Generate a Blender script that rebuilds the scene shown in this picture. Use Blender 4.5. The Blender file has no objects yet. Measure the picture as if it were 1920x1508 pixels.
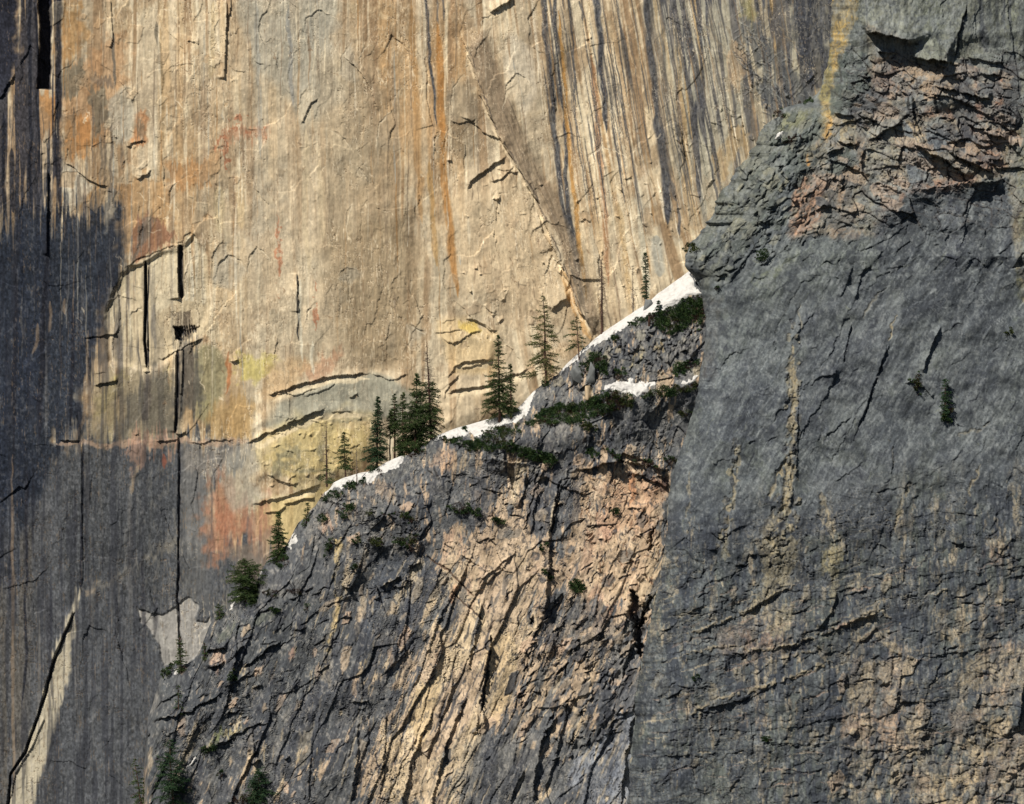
import bpy, math, random
import numpy as np
from mathutils import Vector

# ------------------------------------------------------------------ camera, sky, sun, exposure
sc = bpy.context.scene
SCL = 0.14            # metres per photograph pixel at the ridge
DIST = 1500.0
cam_d = bpy.data.cameras.new('camera'); cam = bpy.data.objects.new('camera', cam_d)
sc.collection.objects.link(cam); sc.camera = cam
cam.location = (0, -DIST, 0); cam.rotation_euler = (math.radians(90), 0, 0)
cam_d.sensor_fit = 'HORIZONTAL'; cam_d.sensor_width = 36
cam_d.lens = 18.0 / ((960 * SCL) / DIST)
cam_d.clip_start = 10; cam_d.clip_end = 6000

SUN_EL, SUN_AZ = math.radians(46), math.radians(40)      # azimuth to the left of the line of sight
to_sun = Vector((-math.sin(SUN_AZ) * math.cos(SUN_EL), -math.cos(SUN_AZ) * math.cos(SUN_EL), math.sin(SUN_EL)))
w = bpy.data.worlds.new('World'); sc.world = w; w.use_nodes = True
nt = w.node_tree; nt.nodes.clear()
sky = nt.nodes.new('ShaderNodeTexSky'); sky.sky_type = 'NISHITA'; sky.sun_disc = False
sky.sun_elevation = SUN_EL; sky.sun_rotation = math.atan2(to_sun.x, to_sun.y)
sky.altitude = 2000
bg = nt.nodes.new('ShaderNodeBackground'); bg.inputs[1].default_value = 0.036
wo = nt.nodes.new('ShaderNodeOutputWorld')
nt.links.new(sky.outputs[0], bg.inputs[0]); nt.links.new(bg.outputs[0], wo.inputs[0])
sd_ = bpy.data.lights.new('sun', 'SUN'); sd_.energy = 4.6; sd_.angle = math.radians(0.5); sd_.color = (1.0, 0.93, 0.82)
sun = bpy.data.objects.new('sun', sd_); sc.collection.objects.link(sun)
sun.rotation_euler = to_sun.to_track_quat('Z', 'Y').to_euler()
sc.view_settings.view_transform = 'Standard'; sc.view_settings.look = 'None'
sc.view_settings.exposure = 0.2; sc.view_settings.gamma = 1.0
sc.cycles.max_bounces = 4; sc.cycles.diffuse_bounces = 2

KW = np.array([1.03, 0.98, 0.92], np.float32)    # how brightly white paint facing the camera shows, per channel
STEP = 1.2

# ------------------------------------------------------------------ noise
_T = np.random.RandomState(7).rand(256, 256).astype(np.float32)
def vn(x, y, s=0):
    x = x + s * 17.37; y = y + s * 41.13
    xi = np.floor(x); yi = np.floor(y); fx = x - xi; fy = y - yi
    xi = xi.astype(np.int32); yi = yi.astype(np.int32)
    fx = fx * fx * (3 - 2 * fx); fy = fy * fy * (3 - 2 * fy)
    x0 = xi & 255; x1 = (xi + 1) & 255; y0 = yi & 255; y1 = (yi + 1) & 255
    a = _T[y0, x0]; b = _T[y0, x1]; c = _T[y1, x0]; d = _T[y1, x1]
    a = a + (b - a) * fx; c = c + (d - c) * fx
    return a + (c - a) * fy
def fb(x, y, s=0, o=4, g=0.5, rot=True):
    r = 0; A = 1; T = 0
    for i in range(o):
        r = r + A * vn(x, y, s + i * 3.1); T += A; A *= g
        if rot: x, y = (x * 1.6 - y * 1.2) , (x * 1.2 + y * 1.6)
        else: x, y = x * 2.03, y * 2.03
    return (r / T - 0.5) * 1.7 + 0.5
def ss(a, b, x):
    t = np.clip((x - a) / (b - a), 0, 1); return t * t * (3 - 2 * t)
def thin(x, y, s, wd, o=4, c=0.5, g=0.55):
    """thin wandering lines: where a noise passes through c"""
    return ss(wd, 0, np.abs(fb(x, y, s, o, g, rot=False) - c))
def hsh(i, j, k):
    return _T[(i * 73 + j * 19 + k * 131) & 255, (i * 31 + j * 157 + k * 59) & 255]
def cells(x, y, k=0, jit=0.9):
    """jittered cells: offsets to the nearest centre, its three random numbers and the gap to the second nearest"""
    xi = np.floor(x).astype(np.int32); yi = np.floor(y).astype(np.int32)
    f1 = np.full(x.shape, 9, np.float32); f2 = f1.copy(); dx = np.zeros_like(f1); dy = np.zeros_like(f1)
    ci = np.zeros(x.shape, np.int32); cj = ci.copy()
    for a in (-1, 0, 1):
        for b in (-1, 0, 1):
            i = xi + a; j = yi + b
            ex = x - (i + 0.5 + jit * (hsh(i, j, k) - 0.5)); ey = y - (j + 0.5 + jit * (hsh(i, j, k + 1) - 0.5))
            d = ex * ex + ey * ey; n = d < f1
            f2 = np.where(n, f1, np.minimum(f2, d))
            f1 = np.where(n, d, f1); dx = np.where(n, ex, dx); dy = np.where(n, ey, dy)
            ci = np.where(n, i, ci); cj = np.where(n, j, cj)
    return dx, dy, hsh(ci, cj, k + 2), hsh(ci, cj, k + 3), hsh(ci, cj, k + 4), np.sqrt(f2) - np.sqrt(f1)
def rot(x, y, deg):
    a = math.radians(deg); c, s = math.cos(a), math.sin(a)
    return x * c + y * s, -x * s + y * c

# ------------------------------------------------------------------ rock faces as reliefs
class Face:
    """relief H (metres towards the valley) and stone colour C over face coordinates X, Y (Y down)"""
    def __init__(s, x0, x1, y0, y1):
        s.x0, s.y0 = x0, y0
        s.nx = int((x1 - x0) / STEP) + 1; s.ny = int((y1 - y0) / STEP) + 1
        s.X, s.Y = np.meshgrid(x0 + STEP * np.arange(s.nx, dtype=np.float32), y0 + STEP * np.arange(s.ny, dtype=np.float32))
        s.H = np.zeros_like(s.X); s.C = np.zeros(s.X.shape + (3,), np.float32)
        s.seed = 1
    def win(s, pts, m):
        xs = [p[0] for p in pts]; ys = [p[1] for p in pts]
        a = max(0, int((min(xs) - m - s.x0) / STEP)); b = min(s.nx, int((max(xs) + m - s.x0) / STEP) + 2)
        c = max(0, int((min(ys) - m - s.y0) / STEP)); d = min(s.ny, int((max(ys) + m - s.y0) / STEP) + 2)
        if b <= a or d <= c: return None
        return (slice(c, d), slice(a, b))
    def samp(s, px, py, arr=None):
        arr = s.H if arr is None else arr
        u = np.clip((np.asarray(px, np.float32) - s.x0) / STEP, 0, s.nx - 1.001); v = np.clip((np.asarray(py, np.float32) - s.y0) / STEP, 0, s.ny - 1.001)
        i = u.astype(int); j = v.astype(int); fu = u - i; fv = v - j
        if arr.ndim == 3: fu = fu[..., None]; fv = fv[..., None]
        return (arr[j, i] * (1 - fu) + arr[j, i + 1] * fu) * (1 - fv) + (arr[j + 1, i] * (1 - fu) + arr[j + 1, i + 1] * fu) * fv
def mixc(C, col, m):
    C += (np.array(col, np.float32) / 255.0 - C) * m[..., None]
def warp(F, W, rough, rs, drip=0, ds=5):
    F.seed += 1; x = F.X[W]; y = F.Y[W]
    if rough:
        x2 = x + rough * 2 * (fb(x / rs, y / rs, F.seed, 3) - 0.5); y2 = y + rough * 2 * (fb(x / rs, y / rs, F.seed + 50, 3) - 0.5)
    else: x2, y2 = x, y
    if drip: y2 = y2 + drip * 2 * (fb(x / ds, y / 300, F.seed + 90, 3) - 0.5)
    return x2, y2
def polysd(x, y, pts):
    d = np.full(x.shape, 1e9, np.float32); ins = np.zeros(x.shape, bool); n = len(pts)
    for i in range(n):
        (ax, ay), (bx, by) = pts[i], pts[(i + 1) % n]
        ex, ey = bx - ax, by - ay; L = ex * ex + ey * ey + 1e-6
        t = np.clip(((x - ax) * ex + (y - ay) * ey) / L, 0, 1)
        d = np.minimum(d, (x - ax - t * ex) ** 2 + (y - ay - t * ey) ** 2)
        if ay != by:
            c = ((ay > y) != (by > y)) & (x < ex * (y - ay) / ey + ax); ins ^= c
    return np.where(ins, 1, -1) * np.sqrt(d)
def linesd(x, y, pts):
    """distance to a polyline, signed (positive on its left when walking it with Y down, i.e. above a line drawn left to right), and the share of its length"""
    best = np.full(x.shape, 1e9, np.float32); sg = np.ones_like(best); tt = np.zeros_like(best)
    ls = [math.hypot(pts[i + 1][0] - pts[i][0], pts[i + 1][1] - pts[i][1]) for i in range(len(pts) - 1)]; tot = sum(ls) + 1e-6; acc = 0
    for i in range(len(pts) - 1):
        (ax, ay), (bx, by) = pts[i], pts[i + 1]; ex, ey = bx - ax, by - ay; L = ex * ex + ey * ey + 1e-6
        t = np.clip(((x - ax) * ex + (y - ay) * ey) / L, 0, 1)
        d = (x - ax - t * ex) ** 2 + (y - ay - t * ey) ** 2; n = d < best
        best = np.where(n, d, best); sg = np.where(n, np.sign((x - ax) * ey - (y - ay) * ex), sg); tt = np.where(n, (acc + t * ls[i]) / tot, tt); acc += ls[i]
    return np.sqrt(best), sg, tt
def poly(F, pts, col=None, a=1.0, soft=5, rough=5, rs=22, drip=0, ds=5, h=0, hs=1.0, st=0, sw=6, sl=120, slant=0):
    """a stain or raised plate with a ragged outline"""
    W = F.win(pts, soft + rough * 2 + drip * 1.5 + 4)
    if W is None: return
    x, y = warp(F, W, rough, rs, drip, ds); sdv = polysd(x, y, pts)
    if col is not None:
        m = ss(-soft, soft, sdv) * a
        if st:
            X = F.X[W] + slant * F.Y[W]
            m = m * np.clip(1 - st + st * 2.2 * ss(0.35, 0.65, fb(X / sw, F.Y[W] / sl, F.seed + 7, 3, rot=False)), 0, 1)
        mixc(F.C[W], col, np.clip(m, 0, 1))
    if h: F.H[W] += h * ss(-hs, hs, sdv)
def line(F, pts, w, col=None, a=1.0, taper=0.15, rough=2, rs=25, h=0, soft=0.5, brk=0):
    """a streak of colour or a groove (h < 0) / rib along a line"""
    W = F.win(pts, w * 2 + rough * 2 + 4)
    if W is None: return
    x, y = warp(F, W, rough, rs); d, sg, t = linesd(x, y, pts)
    tp = np.clip(np.minimum(t, 1 - t) / max(taper, 1e-3), 0, 1) ** 0.6 if taper else 1.0
    if brk: tp = tp * ss(0.5 - brk, 0.62 - brk, fb(F.X[W] / 9, F.Y[W] / 22, F.seed + 3, 2) + 0.12)
    ww = w * tp + 1e-3
    m = 1 - ss(1 - soft, 1 + soft, d / ww)
    if col is not None: mixc(F.C[W], col, m * a)
    if h: F.H[W] += h * m
def ledge(F, pts, h, w, rough=3, rs=16, taper=0.12, both=0.0, col=None, cw=0, ca=0.8, cside=-1):
    """an edge: the rock above the line (drawn left to right) stands out by h and falls back over w pixels; h < 0 puts the rock below it out"""
    W = F.win(pts, w * 1.0 + rough * 2 + 4)
    if W is None: return
    x, y = warp(F, W, rough, rs); d, sg, t = linesd(x, y, pts)
    tp = np.clip(np.minimum(t, 1 - t) / max(taper, 1e-3), 0, 1) if taper else 1.0
    on = sg > 0 if h > 0 else sg < 0
    F.H[W] += abs(h) * tp * np.where(on, np.clip(1 - d / w, 0, 1) ** 1.5, 0)
    if col is not None: mixc(F.C[W], col, ca * tp * np.where(sg * cside > 0, 1 - ss(cw * 0.5, cw, d), 0))
def blobs(F, lst):
    r = np.zeros_like(F.X)
    for (x, y, rx, ry, v) in lst: r += v * np.exp(-((F.X - x) / rx) ** 2 - ((F.Y - y) / ry) ** 2)
    return r
def cracks(F, n, pts, ang, spread, ln, h, seed, w=6, col=None, groove=0.0, gw=1.2):
    """many small broken edges inside a region"""
    R = random.Random(seed); xs = [p[0] for p in pts]; ys = [p[1] for p in pts]
    k = 0; guard = 0
    while k < n and guard < n * 20:
        guard += 1
        x, y = R.uniform(min(xs), max(xs)), R.uniform(min(ys), max(ys))
        if polysd(np.array([x], np.float32), np.array([y], np.float32), pts)[0] < 0: continue
        k += 1; A = math.radians(R.gauss(ang, spread)); L = ln * R.uniform(0.4, 1.6); q = [(x, y)]
        for i in range(R.randint(2, 4)):
            A2 = A + R.gauss(0, 0.35); x += math.cos(A2) * L / 3; y -= math.sin(A2) * L / 3; q.append((x, y))
        if q[-1][0] < q[0][0]: q.reverse()
        if groove: line(F, q, gw * R.uniform(0.7, 1.5), col, 0.8, 0.3, 1.5, 10, -groove * R.uniform(0.5, 1.3))
        if h: ledge(F, q, h * R.uniform(0.4, 1.5) * R.choice((1, 1, 1, -1)), w * R.uniform(0.6, 2.2), 1.5, 9, 0.3)

def chips(F, n, pts, cols, sz, h, seed, ang=0, asp=1.6, a=(.4, .85)):
    """small angular scars and plates scattered over a region"""
    R = random.Random(seed); xs = [p[0] for p in pts]; ys = [p[1] for p in pts]; k = 0; g = 0
    while k < n and g < n * 12:
        g += 1; x, y = R.uniform(min(xs), max(xs)), R.uniform(min(ys), max(ys))
        if polysd(np.array([x], np.float32), np.array([y], np.float32), pts)[0] < 0: continue
        k += 1; s_ = sz * R.choice((.4, .6, .8, 1, 1.4, 2)); A = math.radians(ang + R.gauss(0, 12)); m = R.choice((4, 4, 5)); q = []
        for i in range(m):
            t = 2 * math.pi * (i + R.uniform(-.25, .25)) / m + .7; u, v = math.cos(t) * s_ * asp, math.sin(t) * s_
            q.append((x + u * math.cos(A) + v * math.sin(A), y - u * math.sin(A) + v * math.cos(A)))
        poly(F, q, R.choice(cols), R.uniform(*a), .9, 1.4, 6, h=h * R.uniform(-1, 1.4), hs=.8)
def W3(px, py, y):
    k = SCL * (DIST + y) / DIST
    return (px - 960) * k, y, (754 - py) * k
def lin(c):
    c = np.clip(c, 0, 1); return np.where(c <= 0.04045, c / 12.92, ((c + 0.055) / 1.055) ** 2.4)
def albedo(c):
    return np.clip(lin(c) / KW, 0.004, 0.9)

# ------------------------------------------------------------------ materials
def nodes(name, rough=0.9, spec=0.15):
    m = bpy.data.materials.new(name); m.use_nodes = True; t = m.node_tree
    b = t.nodes['Principled BSDF']; b.inputs['Roughness'].default_value = rough; b.inputs['Specular IOR Level'].default_value = spec
    return m, t, b
def rock_mat(name, grain=0.24, bump=0.6, sx=1.0, sz=0.5):
    m, t, b = nodes(name, 0.92, 0.12)
    at = t.nodes.new('ShaderNodeAttribute'); at.attribute_name = 'stone'
    tc = t.nodes.new('ShaderNodeTexCoord'); mp = t.nodes.new('ShaderNodeMapping'); mp.inputs['Scale'].default_value = (sx, sx, sz)
    n1 = t.nodes.new('ShaderNodeTexNoise'); n1.inputs['Scale'].default_value = 1.6; n1.inputs['Detail'].default_value = 5; n1.inputs['Roughness'].default_value = 0.75
    mr = t.nodes.new('ShaderNodeMapRange'); mr.inputs['From Min'].default_value = 0.3; mr.inputs['From Max'].default_value = 0.7
    mr.inputs['To Min'].default_value = 1 - grain; mr.inputs['To Max'].default_value = 1 + grain
    vm = t.nodes.new('ShaderNodeVectorMath'); vm.operation = 'SCALE'
    bp = t.nodes.new('ShaderNodeBump'); bp.inputs['Strength'].default_value = bump; bp.inputs['Distance'].default_value = 0.12
    L = t.links.new
    L(tc.outputs['Object'], mp.inputs[0]); L(mp.outputs[0], n1.inputs['Vector']); L(n1.outputs[0], mr.inputs[0])
    L(at.outputs['Color'], vm.inputs[0]); L(mr.outputs[0], vm.inputs['Scale']); L(vm.outputs[0], b.inputs['Base Color'])
    L(n1.outputs[0], bp.inputs['Height']); L(bp.outputs[0], b.inputs['Normal'])
    return m
def flat_mat(name, c1, c2, scale=1.5, rough=0.85, spec=0.1, bump=0):
    m, t, b = nodes(name, rough, spec)
    tc = t.nodes.new('ShaderNodeTexCoord'); n1 = t.nodes.new('ShaderNodeTexNoise'); n1.inputs['Scale'].default_value = scale; n1.inputs['Detail'].default_value = 3
    cr = t.nodes.new('ShaderNodeValToRGB'); cr.color_ramp.elements[0].position = 0.35; cr.color_ramp.elements[1].position = 0.65
    cr.color_ramp.elements[0].color = c1 + (1,); cr.color_ramp.elements[1].color = c2 + (1,)
    L = t.links.new
    L(tc.outputs['Object'], n1.inputs['Vector']); L(n1.outputs[0], cr.inputs[0]); L(cr.outputs[0], b.inputs['Base Color'])
    if bump:
        bp = t.nodes.new('ShaderNodeBump'); bp.inputs['Strength'].default_value = bump; bp.inputs['Distance'].default_value = 0.2
        L(n1.outputs[0], bp.inputs['Height']); L(bp.outputs[0], b.inputs['Normal'])
    return m

def mesh_np(name, co, quads, mat, col=None, smooth=True, mat_idx=None, tris=None):
    me = bpy.data.meshes.new(name)
    nv = len(co); me.vertices.add(nv); me.vertices.foreach_set('co', np.ascontiguousarray(co, np.float32).ravel())
    k = quads.shape[1]; nf = len(quads)
    me.loops.add(nf * k); me.loops.foreach_set('vertex_index', np.ascontiguousarray(quads, np.int32).ravel())
    me.polygons.add(nf); me.polygons.foreach_set('loop_start', np.arange(0, nf * k, k, dtype=np.int32))
    if smooth: me.polygons.foreach_set('use_smooth', np.ones(nf, bool))
    for m in (mat if isinstance(mat, (list, tuple)) else [mat]): me.materials.append(m)
    if mat_idx is not None: me.polygons.foreach_set('material_index', np.ascontiguousarray(mat_idx, np.int32))
    me.update(calc_edges=True)
    if col is not None:
        a = me.color_attributes.new('stone', 'FLOAT_COLOR', 'POINT')
        c4 = np.ones((nv, 4), np.float32); c4[:, :3] = col; a.data.foreach_set('color', c4.ravel())
    o = bpy.data.objects.new(name, me); sc.collection.objects.link(o)
    return o
def grid_obj(name, P, mat, col=None, keep=None, smooth=True):
    ny, nx = P.shape[:2]; idx = np.arange(ny * nx, dtype=np.int32).reshape(ny, nx)
    q = np.stack([idx[:-1, :-1], idx[1:, :-1], idx[1:, 1:], idx[:-1, 1:]], -1)
    if keep is not None:
        kk = keep[:-1, :-1] | keep[1:, 1:] | keep[:-1, 1:] | keep[1:, :-1]; q = q[kk]
    q = q.reshape(-1, 4); P = P.reshape(-1, 3); col = None if col is None else col.reshape(-1, 3)
    if keep is not None:
        used = np.unique(q); remap = np.zeros(len(P), np.int32); remap[used] = np.arange(len(used)); q = remap[q]; P = P[used]
        if col is not None: col = col[used]
    return mesh_np(name, P, q, mat, col, smooth)
def tag(o, label=None, cat=None, group=None, kind=None):
    if label: o['label'] = label
    if cat: o['category'] = cat
    if group: o['group'] = group
    if kind: o['kind'] = kind
    return o

# ================================================================== the great wall behind
R = Face(-130, 1740, -110, 1630)
X, Y = R.X, R.Y
lean = 0.0 + 0.16 * ss(820, 1080, X) - 0.05 * ss(1300, 1500, X) + 0.10 * ss(1150, 1300, X) * ss(150, 420, Y)
S = X - lean * (Y - 300) + 10 * (fb(X / 160, Y / 300, 5, 3) - 0.5)
t0 = fb(S / 70, Y / 900, 11, 3, rot=False); t1 = fb(S / 26, Y / 420, 12, 3, rot=False); t2 = fb(S / 9, Y / 260, 13, 3, rot=False); t3 = fb(S / 3.2, Y / 120, 14, 2, rot=False)
b0 = fb(X / 170, Y / 190, 15, 4); b1 = fb(X / 45, Y / 60, 16, 4); b2 = fb(X / 14, Y / 18, 17, 3); b3 = fb(X / 90 + 40, Y / 110, 18, 4)
C = R.C; C[...] = np.array([200, 179, 146], np.float32) / 255
mixc(C, (180, 160, 131), 0.55 * ss(0.5, 0.8, b0))
mixc(C, (214, 193, 158), 0.8 * ss(0.45, 0.75, b3))
mixc(C, (158, 140, 114), .5 * ss(.5, .68, fb(S / 50, Y / 1300, 26, 3, rot=False))); mixc(C, (196, 160, 112), .45 * ss(.52, .68, fb(S / 34, Y / 1000, 27, 3, rot=False))); mixc(C, (216, 198, 166), .5 * ss(.52, .68, fb(S / 42, Y / 1100, 28, 3, rot=False)))
ora = blobs(R, [(760, 250, 170, 330, 1), (1130, 150, 60, 300, 0.9), (1290, 350, 90, 130, 0.7), (200, 250, 120, 200, 0.5), (330, 300, 90, 200, 0.35), (880, 120, 60, 120, 0.5), (1120, 560, 50, 100, 0.5), (420, 790, 60, 70, 0.7)])
gre = blobs(R, [(560, 230, 130, 330, 1.1), (150, 90, 60, 130, 0.5), (1250, 330, 60, 250, 0.6), (640, 760, 150, 60, 0.6), (960, 220, 60, 140, 0.3), (450, 450, 60, 120, 0.4), (1020, 500, 90, 130, 0.3)])
mixc(C, (174, 168, 151), 0.7 * gre.clip(0, 1) * ss(0.35, 0.65, t1 * 0.4 + b1 * 0.6))
mixc(C, (184, 143, 96), 0.7 * ss(0.42, 0.7, t0 * 0.35 + t1 * 0.5 + 0.25 * ora) * (0.2 + 0.8 * ora.clip(0, 1)))
mixc(C, (228, 209, 174), 0.8 * ss(0.50, 0.72, t2 * 0.6 + t1 * 0.4))
mixc(C, (146, 116, 84), 0.75 * ss(0.54, 0.72, t2 * 0.5 + 0.5 * fb(S / 16, Y / 500, 19, 2, rot=False)))
mixc(C, (214, 190, 150), 0.45 * ss(0.58, 0.75, b2 * 0.6 + b1 * 0.4))
mixc(C, (150, 122, 90), 0.45 * ss(0.58, 0.78, b1))

calm = blobs(R, [(560, 420, 130, 260, 1), (680, 560, 140, 160, 1), (920, 470, 110, 130, 1), (970, 170, 60, 110, .7), (520, 150, 70, 140, .8), (650, 250, 60, 160, .7)]).clip(0, 1)
pal = blobs(R, [(560, 560, 120, 120, .8), (930, 500, 80, 110, 1), (430, 150, 60, 120, .6), (300, 560, 60, 80, .5), (1010, 620, 60, 60, .6), (1180, 500, 50, 80, .7), (870, 760, 60, 50, .7)]).clip(0, 1)
mixc(C, (206, 184, 150), .55 * calm); mixc(C, (222, 199, 162), .5 * pal)
mixc(C, (180, 160, 130), .5 * calm * ss(.5, .7, b1 * .5 + b3 * .5)); mixc(C, (160, 148, 124), .45 * calm * ss(.55, .75, fb(X / 60, Y / 110, 25, 4)))
# large plates of a different stone tone
poly(R, [(430, -60), (640, -60), (620, 60), (650, 180), (560, 240), (520, 170), (470, 130)], (172, 166, 148), 0.55, 14, 14, 60)
poly(R, [(600, 110), (640, 105), (690, 150), (715, 230), (760, 330), (760, 620), (700, 690), (620, 690), (590, 560), (600, 300)], (166, 146, 116), 0.5, 22, 10, 60)
poly(R, [(620, 420), (760, 400), (800, 560), (770, 690), (680, 700), (620, 600)], (158, 136, 104), 0.5, 20, 16, 60)
poly(R, [(850, 380), (940, 300), (1000, 380), (1080, 560), (1100, 640), (960, 560), (870, 560)], (206, 180, 142), 0.55, 14, 12, 50)
poly(R, [(960, 60), (1000, 90), (1010, 180), (985, 220), (955, 170), (945, 100)], (200, 184, 158), 0.7, 8, 6, 30)
poly(R, [(880, 100), (905, 60), (950, 180), (1000, 300), (1060, 400), (1115, 560), (1125, 625), (1108, 622), (1060, 480), (1000, 350), (930, 230)], (150, 128, 102), 0.75, 6, 5, 40)
poly(R, [(835, 160), (880, 150), (900, 230), (890, 300), (850, 300), (832, 220)], (140, 124, 100), 0.55, 10, 8, 30)
poly(R, [(620, 710), (700, 700), (760, 720), (800, 770), (760, 800), (640, 770), (580, 800), (500, 800), (520, 760)], (146, 142, 124), 0.75, 8, 6, 30)
poly(R, [(820, 600), (870, 595), (900, 612), (935, 625), (940, 700), (850, 700), (830, 660)], (208, 178, 128), 0.5, 8, 6, 30)
poly(R, [(860, 603), (890, 603), (905, 618), (880, 625), (860, 615)], (206, 176, 96), 0.8, 4, 3, 12)
# yellow lichen
for p, a in (([(432, 668), (470, 665), (515, 668), (512, 700), (480, 715), (455, 712), (445, 690)], 0.8), ([(215, 700), (240, 690), (225, 730), (205, 760), (185, 790), (178, 770)], 0.7),
             ([(290, 715), (320, 700), (318, 735), (300, 740)], 0.7), ([(375, 745), (395, 750), (390, 780), (375, 770)], 0.6), ([(195, 760), (225, 765), (215, 830), (200, 830)], 0.35)):
    poly(R, p, (198, 180, 104), a * .9, 9, 11, 12)
poly(R, [(470, 830), (560, 775), (640, 772), (705, 770), (700, 850), (640, 900), (600, 915), (520, 905), (470, 860)], (194, 173, 124), 0.6, 14, 14, 24)
poly(R, [(500, 840), (540, 800), (600, 790), (680, 800), (690, 860), (640, 880), (560, 900), (505, 880)], (200, 176, 110), 0.35, 10, 22, 24)
for x, y, a, b in ((545, 850, 28, 20), (575, 880, 30, 10), (655, 785, 30, 6), (520, 880, 16, 16), (600, 845, 14, 18)):
    poly(R, [(x - a, y), (x, y - b), (x + a, y - b * 0.3), (x, y + b)], (128, 122, 100), 0.6, 6, 8, 10)
poly(R, [(480, 930), (560, 925), (640, 895), (660, 930), (560, 1000), (520, 1040), (480, 1000)], (196, 172, 118), 0.75, 6, 5, 20)
# orange and dark weathering, upper left
for p, c, a in (([(110, 20), (150, 5), (160, 60), (125, 120), (112, 90)], (182, 132, 76), .7), ([(130, 130), (230, 60), (245, 130), (215, 250), (130, 270), (110, 190)], (178, 128, 84), .6),
                ([(120, 230), (165, 215), (180, 265), (150, 300), (120, 290)], (178, 118, 62), .85), ([(68, 180), (105, 175), (105, 250), (70, 260)], (178, 116, 58), .8),
                ([(255, 210), (275, 200), (275, 265), (245, 275)], (178, 108, 60), .7), ([(0, 200), (60, 170), (110, 240), (100, 400), (0, 400)], (160, 134, 106), .5),
                ([(215, 350), (300, 330), (330, 400), (260, 490), (215, 480)], (176, 126, 74), .6), ([(300, 310), (395, 300), (395, 350), (330, 350)], (176, 118, 66), .6),
                ([(150, 340), (170, 345), (190, 345), (175, 360), (160, 380), (130, 400)], (180, 130, 74), .7),
                ([(118, 122), (150, 118), (160, 150), (150, 175), (120, 190), (108, 170)], (96, 92, 78), .85), ([(163, 168), (190, 165), (203, 195), (200, 240), (182, 250), (172, 215)], (92, 86, 72), .85),
                ([(165, 145), (205, 140), (212, 158), (175, 165)], (100, 88, 78), .7), ([(255, 222), (270, 218), (270, 255), (258, 258)], (110, 98, 80), .7),
                ([(255, 405), (280, 402), (300, 412), (330, 440), (310, 460), (245, 497)], (134, 86, 62), .9), ([(270, 410), (290, 402), (280, 440), (255, 490), (245, 495)], (78, 76, 72), .75)):
    poly(R, p, tuple(.75 * q + .25 * b for q, b in zip(c, (178, 156, 126))), a * .92, (4, 11)[max(q[1] for q in p) - min(q[1] for q in p) > 100], (5, 15)[max(q[1] for q in p) - min(q[1] for q in p) > 100], 13, 12, 4)
poly(R, [(205, 185), (235, 160), (255, 215), (245, 260), (215, 275), (200, 240)], (182, 172, 150), 0.7, 5, 5, 20)
poly(R, [(118, 308), (140, 315), (175, 345), (160, 372), (140, 400), (120, 380)], (196, 184, 160), 0.75, 6, 5, 16)
# red seeps
for p in ([(425, 250), (440, 238), (470, 245), (500, 240)], [(430, 245), (412, 262), (402, 292)], [(432, 228), (445, 215), (462, 225)], [(422, 260), (424, 300), (426, 330)], [(520, 400), (522, 500), (523, 560)], [(592, 530), (594, 600), (596, 620)], [(497, 240), (500, 262)]):
    line(R, p, 3.5, (172, 100, 68), 0.55, 0.3, 6, 10, brk=0.1)
poly(R, [(425, 235), (470, 238), (503, 240), (500, 262), (440, 258), (415, 285), (405, 280)], (186, 132, 98), 0.5, 6, 8, 10, 14, 3)
poly(R, [(560, 690), (600, 672), (640, 655), (620, 700), (575, 715)], (174, 124, 92), 0.5, 8, 8, 12, 14)

# the dark band and grey foot on the left
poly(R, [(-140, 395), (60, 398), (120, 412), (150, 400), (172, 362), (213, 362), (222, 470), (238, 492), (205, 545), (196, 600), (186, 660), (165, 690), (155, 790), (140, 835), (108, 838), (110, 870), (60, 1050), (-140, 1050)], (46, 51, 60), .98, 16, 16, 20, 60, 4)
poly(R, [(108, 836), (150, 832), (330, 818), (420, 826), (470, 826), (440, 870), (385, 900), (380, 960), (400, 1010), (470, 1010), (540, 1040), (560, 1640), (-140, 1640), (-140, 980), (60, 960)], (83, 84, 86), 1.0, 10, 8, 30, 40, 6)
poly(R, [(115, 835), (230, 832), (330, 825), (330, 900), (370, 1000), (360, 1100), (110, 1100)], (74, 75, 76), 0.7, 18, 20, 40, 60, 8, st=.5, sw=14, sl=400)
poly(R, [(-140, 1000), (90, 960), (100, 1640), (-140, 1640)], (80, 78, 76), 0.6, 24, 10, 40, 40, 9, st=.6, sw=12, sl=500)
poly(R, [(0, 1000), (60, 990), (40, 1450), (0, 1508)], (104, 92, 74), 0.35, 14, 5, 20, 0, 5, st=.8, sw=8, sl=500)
poly(R, [(165, 1110), (330, 1010), (335, 1030), (260, 1060), (180, 1112)], (138, 130, 116), 0.7, 6, 5, 20, 12, 4)
poly(R, [(335, 1000), (380, 1000), (400, 1080), (390, 1140), (340, 1120)], (112, 110, 106), 0.5, 18, 8, 30, 20)
poly(R, [(255, 1137), (275, 1148), (305, 1152), (325, 1143), (334, 1135), (340, 1128), (358, 1117), (372, 1135), (367, 1165), (381, 1166), (393, 1158), (395, 1186), (381, 1215), (366, 1232), (352, 1247), (305, 1247), (300, 1210), (282, 1182), (262, 1163)], (164, 156, 144), 0.95, 2, 3, 12, h=-0.5, hs=2)
line(R, [(258, 1140), (282, 1165), (303, 1190), (318, 1215), (323, 1245)], 4, (184, 176, 162), 0.5, 0.2, 3, 14)
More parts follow.
